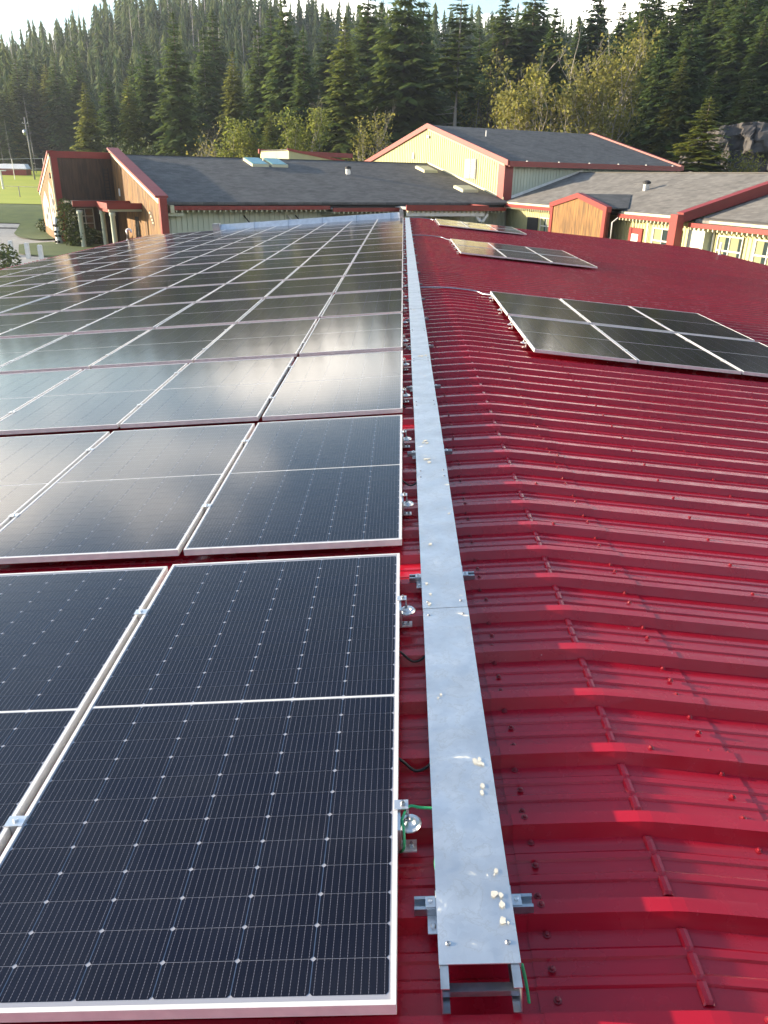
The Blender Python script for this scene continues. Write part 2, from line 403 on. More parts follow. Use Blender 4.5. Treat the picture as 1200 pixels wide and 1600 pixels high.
# ------------------------------------------------------------------ terrain
GZ = -4.2
def sm(a, b, x):
    t = min(1, max(0, (x-a)/(b-a))); return t*t*(3-2*t)
HX = [(-400, 26), (-230, 32), (-171, 35), (-136, 41), (-118, 51), (-95, 57), (-70, 57), (-45, 50), (0, 47), (60, 48), (130, 42), (260, 30), (600, 20)]
def hx(x):
    if x <= HX[0][0]: return HX[0][1]
    for (a, ha), (b_, hb) in zip(HX, HX[1:]):
        if x <= b_: return ha+(hb-ha)*sm(0, 1, (x-a)/(b_-a))
    return HX[-1][1]
def hill(x, y):
    h = hx(x)*math.exp(-((y-390)/80)**2/2)
    h += 60*sm(-70, -230, y)*(1 if y > -900 else .6)  # unseen rise added behind the viewer to block low sky
    h += 36*math.exp(-((x-95)/40)**2/2 - ((y-168)/42)**2/2)
    return h
def ground(x, y):
    z = GZ + hill(x, y)
    f = sm(-8, -24, x-0.18*(y-80))*1.0
    z += f*(sm(73, 92, y)*2.1 + max(0, min(1, (y-92)/100))*0.7)
    return z
def grid(x, n):
    return [math.copysign(abs(t)**2.0, t)*x for t in [i/n*2-1 for i in range(n+1)]]
xs = sorted(set([round(v, 2) for v in grid(2500, 60)] + [-150+5*i for i in range(61)]))
ys = sorted(set([-1500, -900, -700, -300, -260, -230, -210, -190, -170, -150, -135, -120, -105, -90, -75, -60] + [-30+5*i for i in range(100)] + [500, 560, 640, 760, 950, 1300, 2000, 3000]))
g = MB()
for y in ys:
    for x in xs: g.v.append((x, y, ground(x, y)))
nx = len(xs)
for j in range(len(ys)-1):
    for i in range(nx-1): g.f.append((j*nx+i, j*nx+i+1, (j+1)*nx+i+1, (j+1)*nx+i))
tag(g.build('ground', 'soil', None, True), kind='structure')

def sheet(name, poly, off, material, kind, step=2.0, label=None, cat=None):
    """a sheet that follows the terrain inside a convex-ish polygon (grid cut by point-in-polygon on fine cells)"""
    x0, x1 = min(p[0] for p in poly), max(p[0] for p in poly); y0, y1 = min(p[1] for p in poly), max(p[1] for p in poly)
    # fan of rows: intersect each row with the polygon
    b = MB(); rows = []
    n = max(2, int((y1-y0)/step))
    for j in range(n+1):
        y = y0+(y1-y0)*(j+1e-4)/(n+2e-4); xsn = []
        for k in range(len(poly)):
            (ax, ay), (bx, by) = poly[k], poly[(k+1) % len(poly)]
            if (ay <= y < by) or (by <= y < ay): xsn.append(ax+(bx-ax)*(y-ay)/(by-ay))
        if len(xsn) < 2: continue
        xa, xb = min(xsn), max(xsn); m_ = 14
        rows.append([(xa+(xb-xa)*i/m_, y, ground(xa+(xb-xa)*i/m_, y)+off) for i in range(m_+1)])
    for r in rows: b.v += r
    L_ = 15
    for j in range(len(rows)-1):
        for i in range(14): b.f.append((j*L_+i, j*L_+i+1, (j+1)*L_+i+1, (j+1)*L_+i))
    return tag(b.build(name, material, None, True), label, cat, kind=kind)

# ------------------------------------------------------------------ the red metal roof we stand on
T = 1/12.0
AL = math.atan(T)
RP = 0.3048                     # rib spacing
RIB0 = 1.515                    # near edge of a rib top (Y)
XE = 13.25                      # eave
YN, YF = RIB0-0.05-RP*18, 37.2
def profile(y0, npitch):
    """(y, z) of ribbed sheet starting in the flat before a rib"""
    p = []
    for k in range(npitch):
        c = y0 + k*RP + 0.07
        p += [(c-0.070, 0), (c-0.045, 0), (c-0.024, 0.041), (c+0.020, 0.041), (c+0.046, 0)]
        for q in (0.118, 0.192):
            m_ = c+q
            p += [(m_-0.016, 0), (m_-0.011, 0.007), (m_+0.010, 0.007), (m_+0.020, 0)]
    p.append((y0+npitch*RP, 0))
    return p
bld = thing('metal_roofed_building', 'long low building under the red ribbed metal roof carrying the solar panels', 'building', (0, 0, GZ))
RZ = -GZ                        # ridge height in building coordinates
def sheet_mesh(side):
    b = MB(); p = profile(0, 3)
    for (y, z) in p:
        for x in (0.05, 4.5, 9.0, XE): b.v.append((side*x, y, -x*T+z))
    n = 4
    for i in range(len(p)-1):
        for j in range(n-1):
            q = (i*n+j, i*n+j+1, (i+1)*n+j+1, (i+1)*n+j)
            b.f.append(q if side > 0 else q[::-1])
    return b.mesh('roof_sheet', 'red')
SM = {1: sheet_mesh(1), -1: sheet_mesh(-1)}
NS = 0; y = RIB0+0.02-0.07-RP*18
SHEETS = []
while y+3*RP <= YF+0.3: SHEETS.append(y); y += 3*RP
YF = SHEETS[-1]+3*RP; YN = SHEETS[0]
for y in SHEETS:
    for s in (1, -1): obj('roof_sheet', SM[s], bld, (0, y, RZ))
# ridge cap pieces
def cap_mesh():
    b = MB(); p = profile(0, 3); xsn = [-0.40, -0.14, -0.02, 0.0, 0.02, 0.14, 0.40]
    for (y, z) in p:
        for x in xsn:
            zz = -abs(x)*T + z + 0.0025
            if abs(x) < 0.03: zz = -0.02*T + z*0.94 + 0.0025
            b.v.append((x, y, zz))
    n = len(xsn)
    for i in range(len(p)-1):
        for j in range(n-1): b.f.append((i*n+j, i*n+j+1, (i+1)*n+j+1, (i+1)*n+j))
    # hemmed lower edges
    for k in (0, n-1):
        for i in range(len(p)-1):
            a, c = b.v[i*n+k], b.v[(i+1)*n+k]
            lo = lambda q: (q[0], q[1], q[2]-0.002)
            b.quad(a, c, lo(c), lo(a))
    # pressed bead along the bend, between the ribs, and pinched dimples beside each rib
    for k in range(3):
        c = k*RP+0.07
        for (ya, yb) in ((c+0.054, c+0.117), (c+0.119, c+0.191), (c+0.193, c+RP-0.046)):
            pts = [(-0.014, 0.0), (-0.010, 0.009), (0.0, 0.0115), (0.010, 0.009), (0.014, 0.0)]
            dx = random.uniform(-.002, .002)
            ia = len(b.v)
            for (yy, sc) in ((ya, .4), (ya+.008, 1), (yb-.008, 1), (yb, .4)):
                for (px, pz) in pts: b.v.append((px+dx, yy, pz*sc+0.003))
            for j in range(3):
                for i in range(4): b.f.append((ia+j*5+i, ia+j*5+i+1, ia+(j+1)*5+i+1, ia+(j+1)*5+i))
    return b.mesh('ridge_cap', 'red')
CAPM = cap_mesh()
scr = MB()
scr.lathe([(0.0105, 0), (0.0105, 0.002), (0.0065, 0.0035), (0.006, 0.008), (0.004, 0.0095)], 8)
SCRM = scr.mesh('screw', 'screw')
caps = []
for y in SHEETS: caps.append(obj('ridge_cap', CAPM, bld, (0, y, RZ)))
def screw_spots(y):
    """x, y(world), z over roof"""
    r = []
    for k in range(3):
        c = y+k*RP+0.07
        for dx, dy, dz in ((-0.35, 0.068, .004), (-0.348, 0.155, .009), (-0.351, 0.245, .004), (0.335, 0.068, .004), (0.337, 0.155, .009), (0.336, 0.250, .004), (0.412, 0.062, .001)):
            r.append((dx+random.uniform(-.008, .008), c+dy+random.uniform(-.008, .008), dz))
        if random.random() < .6: r.append((random.choice((-.36, .36, .11)), c+0.004, 0.043))
    return r
near_n = 0; far_scr = MB()
def add_screw_geo(b, x, y, z, s=1.0):
    i = len(b.v)
    for q in range(5):
        t = 2*pi*q/5; b.v.append((x+.010*s*cos(t), y+.010*s*sin(t), z))
    for q in range(5):
        t = 2*pi*q/5; b.v.append((x+.006*s*cos(t), y+.006*s*sin(t), z+.009*s))
    b.f.append(tuple(i+5+q for q in range(5)))
    for q in range(5): b.f.append((i+q, i+(q+1) % 5, i+5+(q+1) % 5, i+5+q))
for cpo, y in zip(caps, SHEETS):
    for (dx, yy, dz) in screw_spots(y):
        z = -abs(dx)*T+dz
        if y > -1.6 and near_n < 290:
            obj('screw', SCRM, cpo, (dx, yy-y, z), (0, math.copysign(AL, dx), random.uniform(0, 1))); near_n += 1
        elif y > -1.6: add_screw_geo(far_scr, dx, yy, RZ+z)
for s in (1, -1):
    for xline in (0.98, 1.46, 2.9, 4.4, 5.9, 7.4, 8.9, 10.4, 11.9, 13.0):
        for y in SHEETS:
            if y < -1.6: continue
            for k in range(3):
                for dy in ((0.062, 0.25) if xline != .98 else (0.004,)):
                    if s < 0 and xline > 1: continue
                    yy = y+k*RP+.07+dy; add_screw_geo(far_scr, s*(xline+random.uniform(-.01, .01)), yy, RZ-xline*T+(.041 if dy < .01 else .001))
far_scr.build('screw_rows', 'screw', bld, kind='stuff')
# sheet-end and eave gutters, rake trim, walls
for s in (1, -1):
    ez = RZ-XE*T
    b = MB(); b.box(*sorted((s*(XE-.03), s*(XE+.11))), YN, YF+.06, ez-.14, ez-.02)
    b.build('gutter', 'trim', bld)
    b = MB(); b.prism([(s*0.0, YF, RZ+.045), (s*XE, YF, ez+.045), (s*XE, YF, ez-.2), (0, YF, RZ-.2)], (0, .05, 0))
    b.build('rake_trim', 'red', bld)
b = MB()
b.prism([(-12.8, YF-.3, 0), (12.8, YF-.3, 0), (12.8, YF-.3, RZ-12.8*T-.1), (0, YF-.3, RZ-.1), (-12.8, YF-.3, RZ-12.8*T-.1)], (0, .2, 0))
b.build('end_wall', 'cream', bld)
for s in (1, -1):
    b = MB(); b.box(*sorted((s*12.6, s*12.8)), YN, YF-.3, 0, RZ-12.8*T-.06); b.build('side_wall', 'cream', bld)

# ------------------------------------------------------------------ solar panels
PL, PW, PH = 2.268, 1.152, 0.035
def frame_mesh():
    b = MB(); a = 0.012
    b.box(-PW, 0, 0, a, 0, PH); b.box(-PW, 0, PL-a, PL, 0, PH)
    b.box(-PW, -PW+a, a, PL-a, 0, PH); b.box(-a, 0, a, PL-a, 0, PH)
    me = b.mesh('frame', 'alu'); return me
FRM = frame_mesh()
b = MB(); b.box(-PW+.012, -.012, .012, PL-.012, 0.026, 0.0322); BACKM = b.mesh('backsheet', 'back')
b = MB(); ch = 0.0062
b.poly([(-CW/2+ch, -CH/2, 0), (CW/2-ch, -CH/2, 0), (CW/2, -CH/2+ch, 0), (CW/2, CH/2-ch, 0), (CW/2-ch, CH/2, 0), (-CW/2+ch, CH/2, 0), (-CW/2, CH/2-ch, 0), (-CW/2, -CH/2+ch, 0)])
CELLM = b.mesh('cell', 'cell')
ncs = 12
def string_mesh():
    b = MB()
    for k in range(ncs):
        y = (k+.5)*PY
        b.poly([(-CW/2+ch, y-CH/2, 0), (CW/2-ch, y-CH/2, 0), (CW/2, y-CH/2+ch, 0), (CW/2, y+CH/2-ch, 0), (CW/2-ch, y+CH/2, 0), (-CW/2+ch, y+CH/2, 0), (-CW/2, y+CH/2-ch, 0), (-CW/2, y-CH/2+ch, 0)])
    return b.mesh('cell_string', 'string')
STRM = string_mesh()
XM = (PW-6*PX)/2; YG = 0.014; YM = (PL-24*PY-YG)/2
b = MB(); b.box(-PW+.014, -.014, PL/2-.0035, PL/2+.0035, .0322, .0330); CSTM = b.mesh('centre_strip', 'white')
b = MB(); b.box(-.028, .028, -.02, .02, .0352, .0392)
b.lathe([(.0085, .0392), (.0085, .044), (.006, .046)], 8)
b.box(-.012, .012, -.018, .018, .0, .0352)
MIDM = b.mesh('mid_clamp', 'clamp')
# edge bracket on the rib: foot plate, post, round disc, clamp plate, bolts
b = MB(); b.box(-.004, .052, -.050, -.006, -.060, -.055); b.box(.0, .008, -.05, .03, -.060, .030); FOOTM = b.mesh('mounting_bracket', 'clamp')
b = MB(); b.lathe([(.0, -.018), (.034, -.018), (.036, -.012), (.030, -.006), (.020, -.005), (.012, .002), (.0, .002)], 14, (.034, .016, 0)); DISCM = b.mesh('disc', 'clamp')
b = MB(); b.box(-.010, .032, .022, .058, .0353, .0393); b.box(.026, .032, .022, .058, -.02, .0353); CLPM = b.mesh('clamp_plate', 'clamp')
b = MB()
for (x, y, z) in ((.036, -.028, -.055), (.014, -.030, -.055), (.016, .04, .0393), (.030, .016, .002)): b.lathe([(.008, 0), (.008, .005), (.005, .007), (.004, .014)], 6, (x, y, z))
BLTM = b.mesh('bolts', 'bolt')
OFS = 0.095
PGRP = 'solar panels on the red metal roof'
def panel(x, y, side, label, mode, clamps=(), brackets=(), hz=0.0, bside=1):
    z = -abs(x)*T+OFS+hz
    p = thing('solar_panel', label, 'solar panel', (x, y, z), (random.uniform(-.0022, .0022), (AL if side > 0 else -AL)+random.uniform(-.0022, .0022), random.uniform(-.0008, .0008)), PGRP)
    obj('frame', FRM, p); obj('backsheet', BACKM, p)
    for c in range(6):
        cx = -(XM+PX*(c+.5))
        for h_ in range(2):
            y0 = YM + h_*(ncs*PY+YG)
            if mode == 'cells':
                for r in range(ncs): obj('cell', CELLM, p, (cx, y0+PY*(r+.5), .0329))
            else: obj('cell_string', STRM, p, (cx, y0, .0329))
    obj('centre_strip', CSTM, p)
    for cy in clamps: obj('mid_clamp', MIDM, p, (-PW-GX/2, cy, 0))
    for cy in brackets:
        f_ = obj('mounting_bracket', FOOTM, p, (0 if bside > 0 else -PW, cy, 0), (0, 0, 0), (bside, 1, 1))
        obj('disc', DISCM, f_); obj('clamp_plate', CLPM, f_); obj('bolts', BLTM, f_)
    return p
X0, GX, RPITCH = -0.742, 0.030, RP*8
PANELS = {}
for n in range(15):
    for c in range(10):
        x = (X0-c*(PW+GX))*cos(AL)
        lab = 'dark solar panel in the %s row, %s' % (ORD[n+1], 'beside the metal cable tray' if c == 0 else '%s column from the tray' % ORDC[c])
        mode = 'cells' if (n, c) in ((0, 0), (0, 1), (1, 0), (1, 1), (1, 2)) else 'strings'
        yb = n*RPITCH
        cl = [yb0-0.0 for yb0 in (.586-.0, .586+RP*4)] if c < 9 else []
        dx = -0.006 if n == 0 else random.uniform(-.003, .003)
        PANELS[n, c] = panel(x+dx, yb+random.uniform(-.004, .004), -1, lab, mode, cl, [.56, .56+RP*4] if c == 0 else [], random.uniform(-.003, .003))
for k, (ya, nm) in enumerate(((7.35, 'nearest'), (19.2, 'middle'), (31.35, 'farthest'))):
    for n in range(2):
        for c in range(3):
            x = (0.722+PW+c*(PW+GX*.8))*cos(AL)
            lab = 'solar panel in the %s small array right of ridge, %s row, %s from ridge' % (nm, ('near', 'far')[n], ORDC[c])
            panel(x, ya+n*(PL+.13), 1, lab, 'strings', [.56, 1.78] if c > 0 else [], [.56, 1.78] if c == 0 else [], 0, -1)

# ------------------------------------------------------------------ cable tray
def rz(x): return -abs(x)*T
tray = thing('cable_tray', 'galvanised metal cable tray with covers running along the roof ridge', 'cable tray', (-0.541, 0.08, rz(.541)), (0, -AL, 0))
TW2, TB, TT = 0.0935, 0.055, 0.146
TL = 36.7
for s in (-1, 1):
    b = MB(); b.box(*sorted((s*(TW2-.003), s*TW2)), -0.055, TL, TB, TT-.003)
    for z in (TB, TT-.006): b.box(*sorted((s*(TW2-.020), s*(TW2-.003))), -0.055, TL, z, z+.003)
    b.build('side_rail', 'strut', tray)
ry = 0.02; RUNG = MB().box(-TW2+.003, TW2-.003, -.011, .011, TB+.012, TB+.030).mesh('rung', 'strut')
for k in range(40): obj('rung', RUNG, tray, (0, -.012+k*.3048, 0))
yc = 0.0; CL = 1.62
b = MB(); b.box(-TW2-.003, TW2+.003, 0.002, CL-.002, TT-.003, TT)
for s in (-1, 1): b.box(*sorted((s*(TW2+.001), s*(TW2+.003))), 0.002, CL-.002, TT-.014, TT-.003)
COVM = b.mesh('cover', 'galv')
b = MB(); b.lathe([(.0065, 0), (.0065, .002), (.004, .005)], 8); TSM = b.mesh('screw', 'bolt')
k = 0
while yc+CL <= TL+.05:
    c = obj('cover', COVM, tray, (random.uniform(-.0012, .0012), yc, random.uniform(0, .0025)), (random.uniform(-.0006, .0006), 0, random.uniform(-.0008, .0008)))
    if k < 8:
        for yy in (.055, CL-.055):
            for s in (-1, 1): obj('screw', TSM, c, (s*.072, yy, TT))
    yc += CL; k += 1
# dried white deposits on the covers
DEP = ((.060, .66, .016), (.058, .56, .011), (.066, .24, .012), (.060, .18, .016), (.070, .10, .015), (-.044, 2.23, .012), (-.060, 1.84, .012), (-.061, 1.74, .012), (-.066, 1.65, .010), (.070, 2.61, .010), (-.022, 3.87, .02), (-.017, 3.48, .022), (-.055, 1.01, .008), (.02, 6.6, .03), (-.03, 9.6, .03))
dm_ = mat('dried_deposit', (0.62, 0.60, 0.52), .8, colr2=(0.48, 0.47, 0.43), scale=60)
covs = [o for o in tray.children if o.name.startswith('cover')]
for (dx, dy, rr) in DEP:
    n_ = 0
    for q in range(random.choice((2, 3, 4))):
        px_, py_ = dx+random.gauss(0, rr*.55), dy+random.gauss(0, rr*1.1); r_ = rr*random.uniform(.25, .8)
        if abs(px_)+r_ > TW2: continue
        b = MB(); b.poly([(px_+r_*random.uniform(.55, 1)*cos(t), py_+r_*random.uniform(.7, 1.5)*sin(t), TT+.0034+.0002*q) for t in [2*pi*k_/11 for k_ in range(11)]])
        cv = covs[min(len(covs)-1, int(dy//CL))]
        o = b.build('deposit', dm_, cv); o.location = (0, -int(dy//CL)*CL, 0)
# struts on the ribs under the tray (each its own thing)
b = MB()
b.box(-.158, .158, -.0205, .0205, 0, .003)
for s in (-1, 1): b.box(-.158, .158, *sorted((s*.0205, s*.0175)), .003, .022); b.box(-.158, .158, *sorted((s*.0205, s*.011)), .022, .025)
STM = b.mesh('channel', 'strut')
b = MB(); b.box(-.003, .030, -.016, .016, .025, .028); b.prism([(0, -.016, .028), (0, .016, .028), (0, .016, .062), (0, -.016, .050)], (.003, 0, 0))
b.lathe([(.007, .028), (.007, .034), (.004, .036)], 6, (.017, 0, 0)); CLIPM = b.mesh('clip', 'clamp')
b = MB(); b.box(-.124, -.096, -.075, -.021, -.002, .002); b.lathe([(.008, .002), (.008, .008), (.005, .010)], 6, (-.11, -.055, 0)); FTM = b.mesh('foot', 'clamp')
ns = 0
yst = RIB0+.02-RP*4
while yst < 36.8:
    st = thing('strut_channel', 'short steel strut channel under the cable tray, %s from the viewer' % (ORD[1] if ns == 0 else 'number %d' % (ns+1)), 'strut', (-.541, yst, rz(.541)+.042), (0, -AL, 0), 'strut channels under the cable tray')
    st['label'] = ('nearest short strut channel crossing under the open end of the tray' if ns == 0 else 'short steel strut channel under the tray beside the %s panel row, %s half' % (ORD[min(15, int(yst//RPITCH)+1)], ('near', 'far')[int((yst % RPITCH) > RPITCH/2)]))
    obj('channel', STM, st); obj('clip', CLIPM, st, (.098, 0, 0)); obj('clip', CLIPM, st, (-.098, 0, 0), (0, 0, pi)); obj('foot', FTM, st)
    yst += RP*6; ns += 1
# wires
def wire(name, path, r, m_, label, cat, group=None):
    # smooth the path with Catmull-Rom
    P = [Vector(p) for p in path]; Q = [P[0]]+P+[P[-1]]; pts = []
    for i in range(1, len(Q)-2):
        for s in range(6):
            t = s/6; a, b_, c_, d = Q[i-1], Q[i], Q[i+1], Q[i+2]
            pts.append(0.5*((2*b_)+(c_-a)*t+(2*a-5*b_+4*c_-d)*t*t+(3*b_-a-3*c_+d)*t**3))
    pts.append(P[-1]); o = Vector(pts[0])
    b = MB(); b.tube([p-o for p in pts], r, 8)
    ob = b.build(name, m_, None, True); ob.location = o
    return tag(ob, label, cat, group)
wire('ground_wire', [(-.745, .53, .03), (-.735, .56, .055), (-.715, .60, .066), (-.68, .60, .064), (-.628, .60, .062)], .0042, 'green', 'green ground wire from the nearest panel bracket to the tray', 'wire')
wire('ground_wire', [(-.738, .50, -.01), (-.728, .49, .02), (-.730, .52, .055), (-.735, .56, .052)], .0042, 'green', 'green wire loop hanging at the nearest panel bracket', 'wire')
wire('ground_wire', [(-.449, .10, .08), (-.438, .085, .04), (-.43, .06, .0)], .004, 'green', 'green wire end hanging from the open end of the tray', 'wire')
wire('ground_wire', [(-.636, .37, .06), (-.642, .40, .045), (-.640, .44, .06)], .004, 'green', 'green wire loop on the left side of the tray', 'wire')
for k, (y, lb) in enumerate(((0.86, 'black cable crossing to the tray beside the nearest panel, lower one'), (1.49, 'black cable sagging from the nearest panel to the tray, upper one'), (3.44, 'black cable from the second row panel to the tray'), (5.2, 'black cable from the third row panel to the tray'))):
    wire('cable', [(-.80, y+.03, .02), (-.74, y+.015, 0.0), (-.69, y-.005, -.028), (-.65, y+.0, -.016), (-.625, y+.01, .02)], .005, 'black', lb, 'cable', 'black cables between panels and tray')
# conduits over the ridge to the small arrays
for k, (yt, ya, nm) in enumerate(((12.3, 12.05, 'nearest'), (24.9, 24.0, 'middle'), (36.3, 36.1, 'farthest'))):
    wire('conduit', [(-.45, yt, .07), (-.25, yt, .075), (0, yt, .075), (.3, yt-.02, .055), (.52, yt-.06*(k == 1)-.05, .03), (.62, (yt+ya)/2-.06, .01), (.76, ya-.05, .012)], .014, 'strut', 'silver conduit from the tray over the ridge to the %s small array' % nm, 'conduit', 'conduits over the ridge')
# a covered tray along the far gable edge
b = MB(); L_ = 8.5
et = thing('edge_cable_tray', 'pale galvanised covered tray along the far left gable edge of the roof', 'cable tray', (-.80, YF-.32, rz(.8)+.05), (0, -AL, 0))
b.hexa([(-L_, -.10, .04), (0, -.10, .04), (0, .12, .04), (-L_, .12, .04), (-L_, .06, .30), (0, .06, .30), (0, .12, .30), (-L_, .12, .30)])
b.build('cover', 'galv', et)
b = MB(); b.box(-L_-.35, -L_-.01, -.14, .16, .0, .36); b.build('end_box', 'galv', et)
for k in range(6):
    b = MB(); xq = -k*1.6-.5; b.hexa([(xq-.02, -.106, .04), (xq+.02, -.106, .04), (xq+.02, .0, .04), (xq-.02, .0, .04), (xq-.02, .052, .305), (xq+.02, .052, .305), (xq+.02, .125, .305), (xq-.02, .125, .305)]); b.build('joint_strap', 'strut', et)
b = MB(); b.box(-.09, .09, -.12, .16, .0, .40); b.build('corner_box', 'clamp', et)
# vent pipes at the eaves
pv = thing('vent_pipe', 'white gooseneck vent pipe at the far left eave', 'pipe', (-13.0, 34.6, rz(13.0)))
path = [(0, 0, 0), (0, 0, .42)]+[(.10-.10*cos(t), 0, .42+.10*sin(t)) for t in [pi*i/8 for i in range(1, 8)]]+[(.2, 0, .38)]
MB().tube(path, .045, 10).build('pipe', 'white', pv, True)
MB().lathe([(.13, 0), (.07, .05), (.055, .07)], 12).build('flashing', 'strut', pv)
pv = thing('vent_pipe', 'thin white standpipe at the far right eave in front of windows', 'pipe', (12.75, 33.3, rz(12.75)))
MB().tube([(0, 0, 0), (0, 0, .55)], .045, 10).build('pipe', 'white', pv, True)
MB().lathe([(.12, 0), (.07, .05), (.055, .07)], 12).build('flashing', 'strut', pv)

# ------------------------------------------------------------------ the school behind: left hall, gym, right wing
def uvr(ax, ay):  # UV in metres from two local axes
    ax, ay = Vector(ax), Vector(ay)
    return lambda c: (c.dot(ax), c.dot(ay))
def roof_slab(name, pts, th, material, parent, uva=((1, 0, 0), (0, 1, 0))):
    b = MB(); b.uv = uvr(*uva); b.prism(pts, (0, 0, -th)); return b.build(name, material, parent)
def battens(pts_fn, s0, s1, step, place, w=0.05, d=0.04):
    """vertical battens; pts_fn(s)->(z0,z1); place(b, s, z0, z1)"""
    b = MB(); s = s0
    while s <= s1:
        z0, z1 = pts_fn(s)
        if z1-z0 > .05: place(b, s, z0, z1)
        s += step
    return b
A_AZ = radians(31)
hall = thing('school_hall', 'long hall with dark shingle roof, red trim and wooden entrance at left', 'building', (-30.38, 68.89, GZ), (0, 0, A_AZ))
RH, EH, RUN, A0, A1 = 7.30, 3.95, 14.5, 5.2, 37.5
SL = (RH-EH)/RUN
roof_slab('roof', [(A0, 0, RH), (A1-.02, 0, RH), (A1-.02, -RUN, EH), (A0, -RUN, EH)], .18, 'shingle', hall)
roof_slab('rear_roof', [(0.2, 0.002, RH), (A1-.02, 0.002, RH), (A1-.02, 9.2, 4.0), (0.2, 9.2, 4.0)], .18, 'shingle', hall)
MB().box(A0, A1, -.12, .12, RH, RH+.04).build('ridge_cap', 'shingle', hall)
# fin wall with red coping beside the entrance
def rk(b_): return RH+.30+SL*b_
MB().prism([(A0-.35, .3, 0), (A0-.35, .3, rk(0)), (A0-.35, -RUN-.3, rk(-RUN-.3)), (A0-.35, -RUN-.3, 0)], (.42, 0, 0)).build('fin_wall', 'wood', hall)
for k in range(7):
    b0, b1 = .35-k*2.14, .35-(k+1)*2.14+.02
    MB().prism([(A0-.55, b0, rk(b0)+.003), (A0-.55, b0, rk(b0)+.16), (A0-.55, b1, rk(b1)+.16), (A0-.55, b1, rk(b1)+.003)], (.95, 0, 0)).build('coping', 'trim', hall)
MB().prism([(A0-.42, .3, rk(.3)-.35), (A0-.42, .3, rk(.3)), (A0-.42, -RUN-.3, rk(-RUN-.3)), (A0-.42, -RUN-.3, rk(-RUN-.3)-.35)], (.06, 0, 0)).build('barge_board', 'creamtrim', hall)
MB().box(A0-.42, A0+.12, -RUN-.72, -RUN-.31, 0, rk(-RUN-.7)+.15).build('corner_post', 'trim', hall)
b = MB(); s_ = -14.75
while s_ < .1:
    b.box(A0-.372-random.uniform(0, .012), A0-.351, s_, s_+.235, 0, rk(s_)-.40); s_ += .25
b.build('fin_planks', 'wood', hall, kind='stuff')
# carved panel hung on the fin
b = MB(); b.prism([(A0-.40, -11.7, 3.3), (A0-.40, -12.5, 3.15), (A0-.40, -13.1, 2.2), (A0-.40, -12.3, 2.3)], (.04, 0, 0)); cp = b.build('carved_panel', 'woodd', hall)
for k, (bb, zz) in enumerate(((-11.95, 3.1), (-12.25, 2.85), (-12.5, 2.62), (-12.7, 2.42))):
    b = MB(); b.box(A0-.43, A0-.401, bb-.16, bb+.16, zz-.06, zz+.06); b.build('carved_line', 'creamtrim', cp)
# recessed plank wall, red frame
MB().box(-.05, A0-.36, .0, .2, 0, RH-.15).build('entrance_wall', 'woodd', hall)
b = MB(); s = .42
while s < A0-.5:
    b.box(s, s+.19, -.025-random.uniform(0, .012), -.001, 3.2, RH-.42); s += .205
b.build('wall_planks', 'woodd', hall, kind='stuff')
MB().box(-.12, A0-.36, -.10, .25, RH-.38, RH+.14).build('top_fascia', 'trim', hall)
MB().box(-.12, .40, -.11, .02, 0, RH-.385).build('corner_post', 'trim', hall)
# mural gable wall at the left end
MB().prism([(-.14, -.02, 0), (-.14, -.02, RH+.02), (-.14, 9.2, 4.15), (-.14, 9.2, 0)], (.13, 0, 0)).build('gable_wall', 'wood', hall)
b = MB(); s = .05
while s < 9.1:
    b.box(-.175-random.uniform(0, .01), -.141, s, s+.27, 0, RH-.1-(s+.27)*.343); s += .285
b.build('gable_planks', 'wood', hall, kind='stuff')
MB().prism([(-.32, -.05, RH-.06), (-.32, -.05, RH+.17), (-.32, 9.35, 4.25), (-.32, 9.35, 4.02)], (.5, 0, 0)).build('rake_trim', 'trim', hall)
MB().prism([(-.24, -.04, RH-.38), (-.24, -.04, RH-.065), (-.24, 9.3, 4.03), (-.24, 9.3, 3.72)], (.06, 0, 0)).build('rake_board', 'creamtrim', hall)
MB().box(-.22, -.12, -.12, .05, 0, RH-.3).build('corner_board', 'creamtrim', hall)
# painted mural: pale wash with dark ovals
mm = mat('mural_paint', (0.36, 0.36, 0.35), .7, colr2=(0.25, 0.20, 0.14), scale=.9, stretch=(1, 1, .4), lo=.5, hi=.62)
mur = MB()
mur.prism([(-.192, .55, .9), (-.192, 1.1, 4.4), (-.192, 2.6, 5.2), (-.192, 3.2, 4.3), (-.192, 3.6, 2.6), (-.192, 3.2, 1.0)], (.006, 0, 0))
mur.prism([(-.193, 4.0, .9), (-.193, 4.3, 3.2), (-.193, 5.8, 4.2), (-.193, 8.0, 3.2), (-.193, 8.3, 1.1)], (.006, 0, 0))
mur = mur.build('mural', mm, hall)
def oval(c, ry, rz_, x=-.2, th=.006):
    return [(x, c[0]+ry*cos(t), c[1]+rz_*sin(t)) for t in [2*pi*i/12 for i in range(12)]]
for (c, a_, d_) in (((1.5, 3.4), .55, .32), ((1.6, 2.7), .40, .22), ((2.1, 3.9), .35, .2), ((1.4, 2.0), .45, .25), ((2.3, 1.7), .4, .3), ((5.1, 2.6), .5, .3), ((6.3, 2.0), .45, .3), ((2.6, 2.8), .3, .35)):
    b = MB(); b.prism(oval(c, a_, d_), (.006, 0, 0)); b.build('painted_oval', 'dark', mur)
    pass
MB().box(-.26, -.18, .75, 1.1, 5.3, 5.75).build('wall_lamp', 'dark', hall)
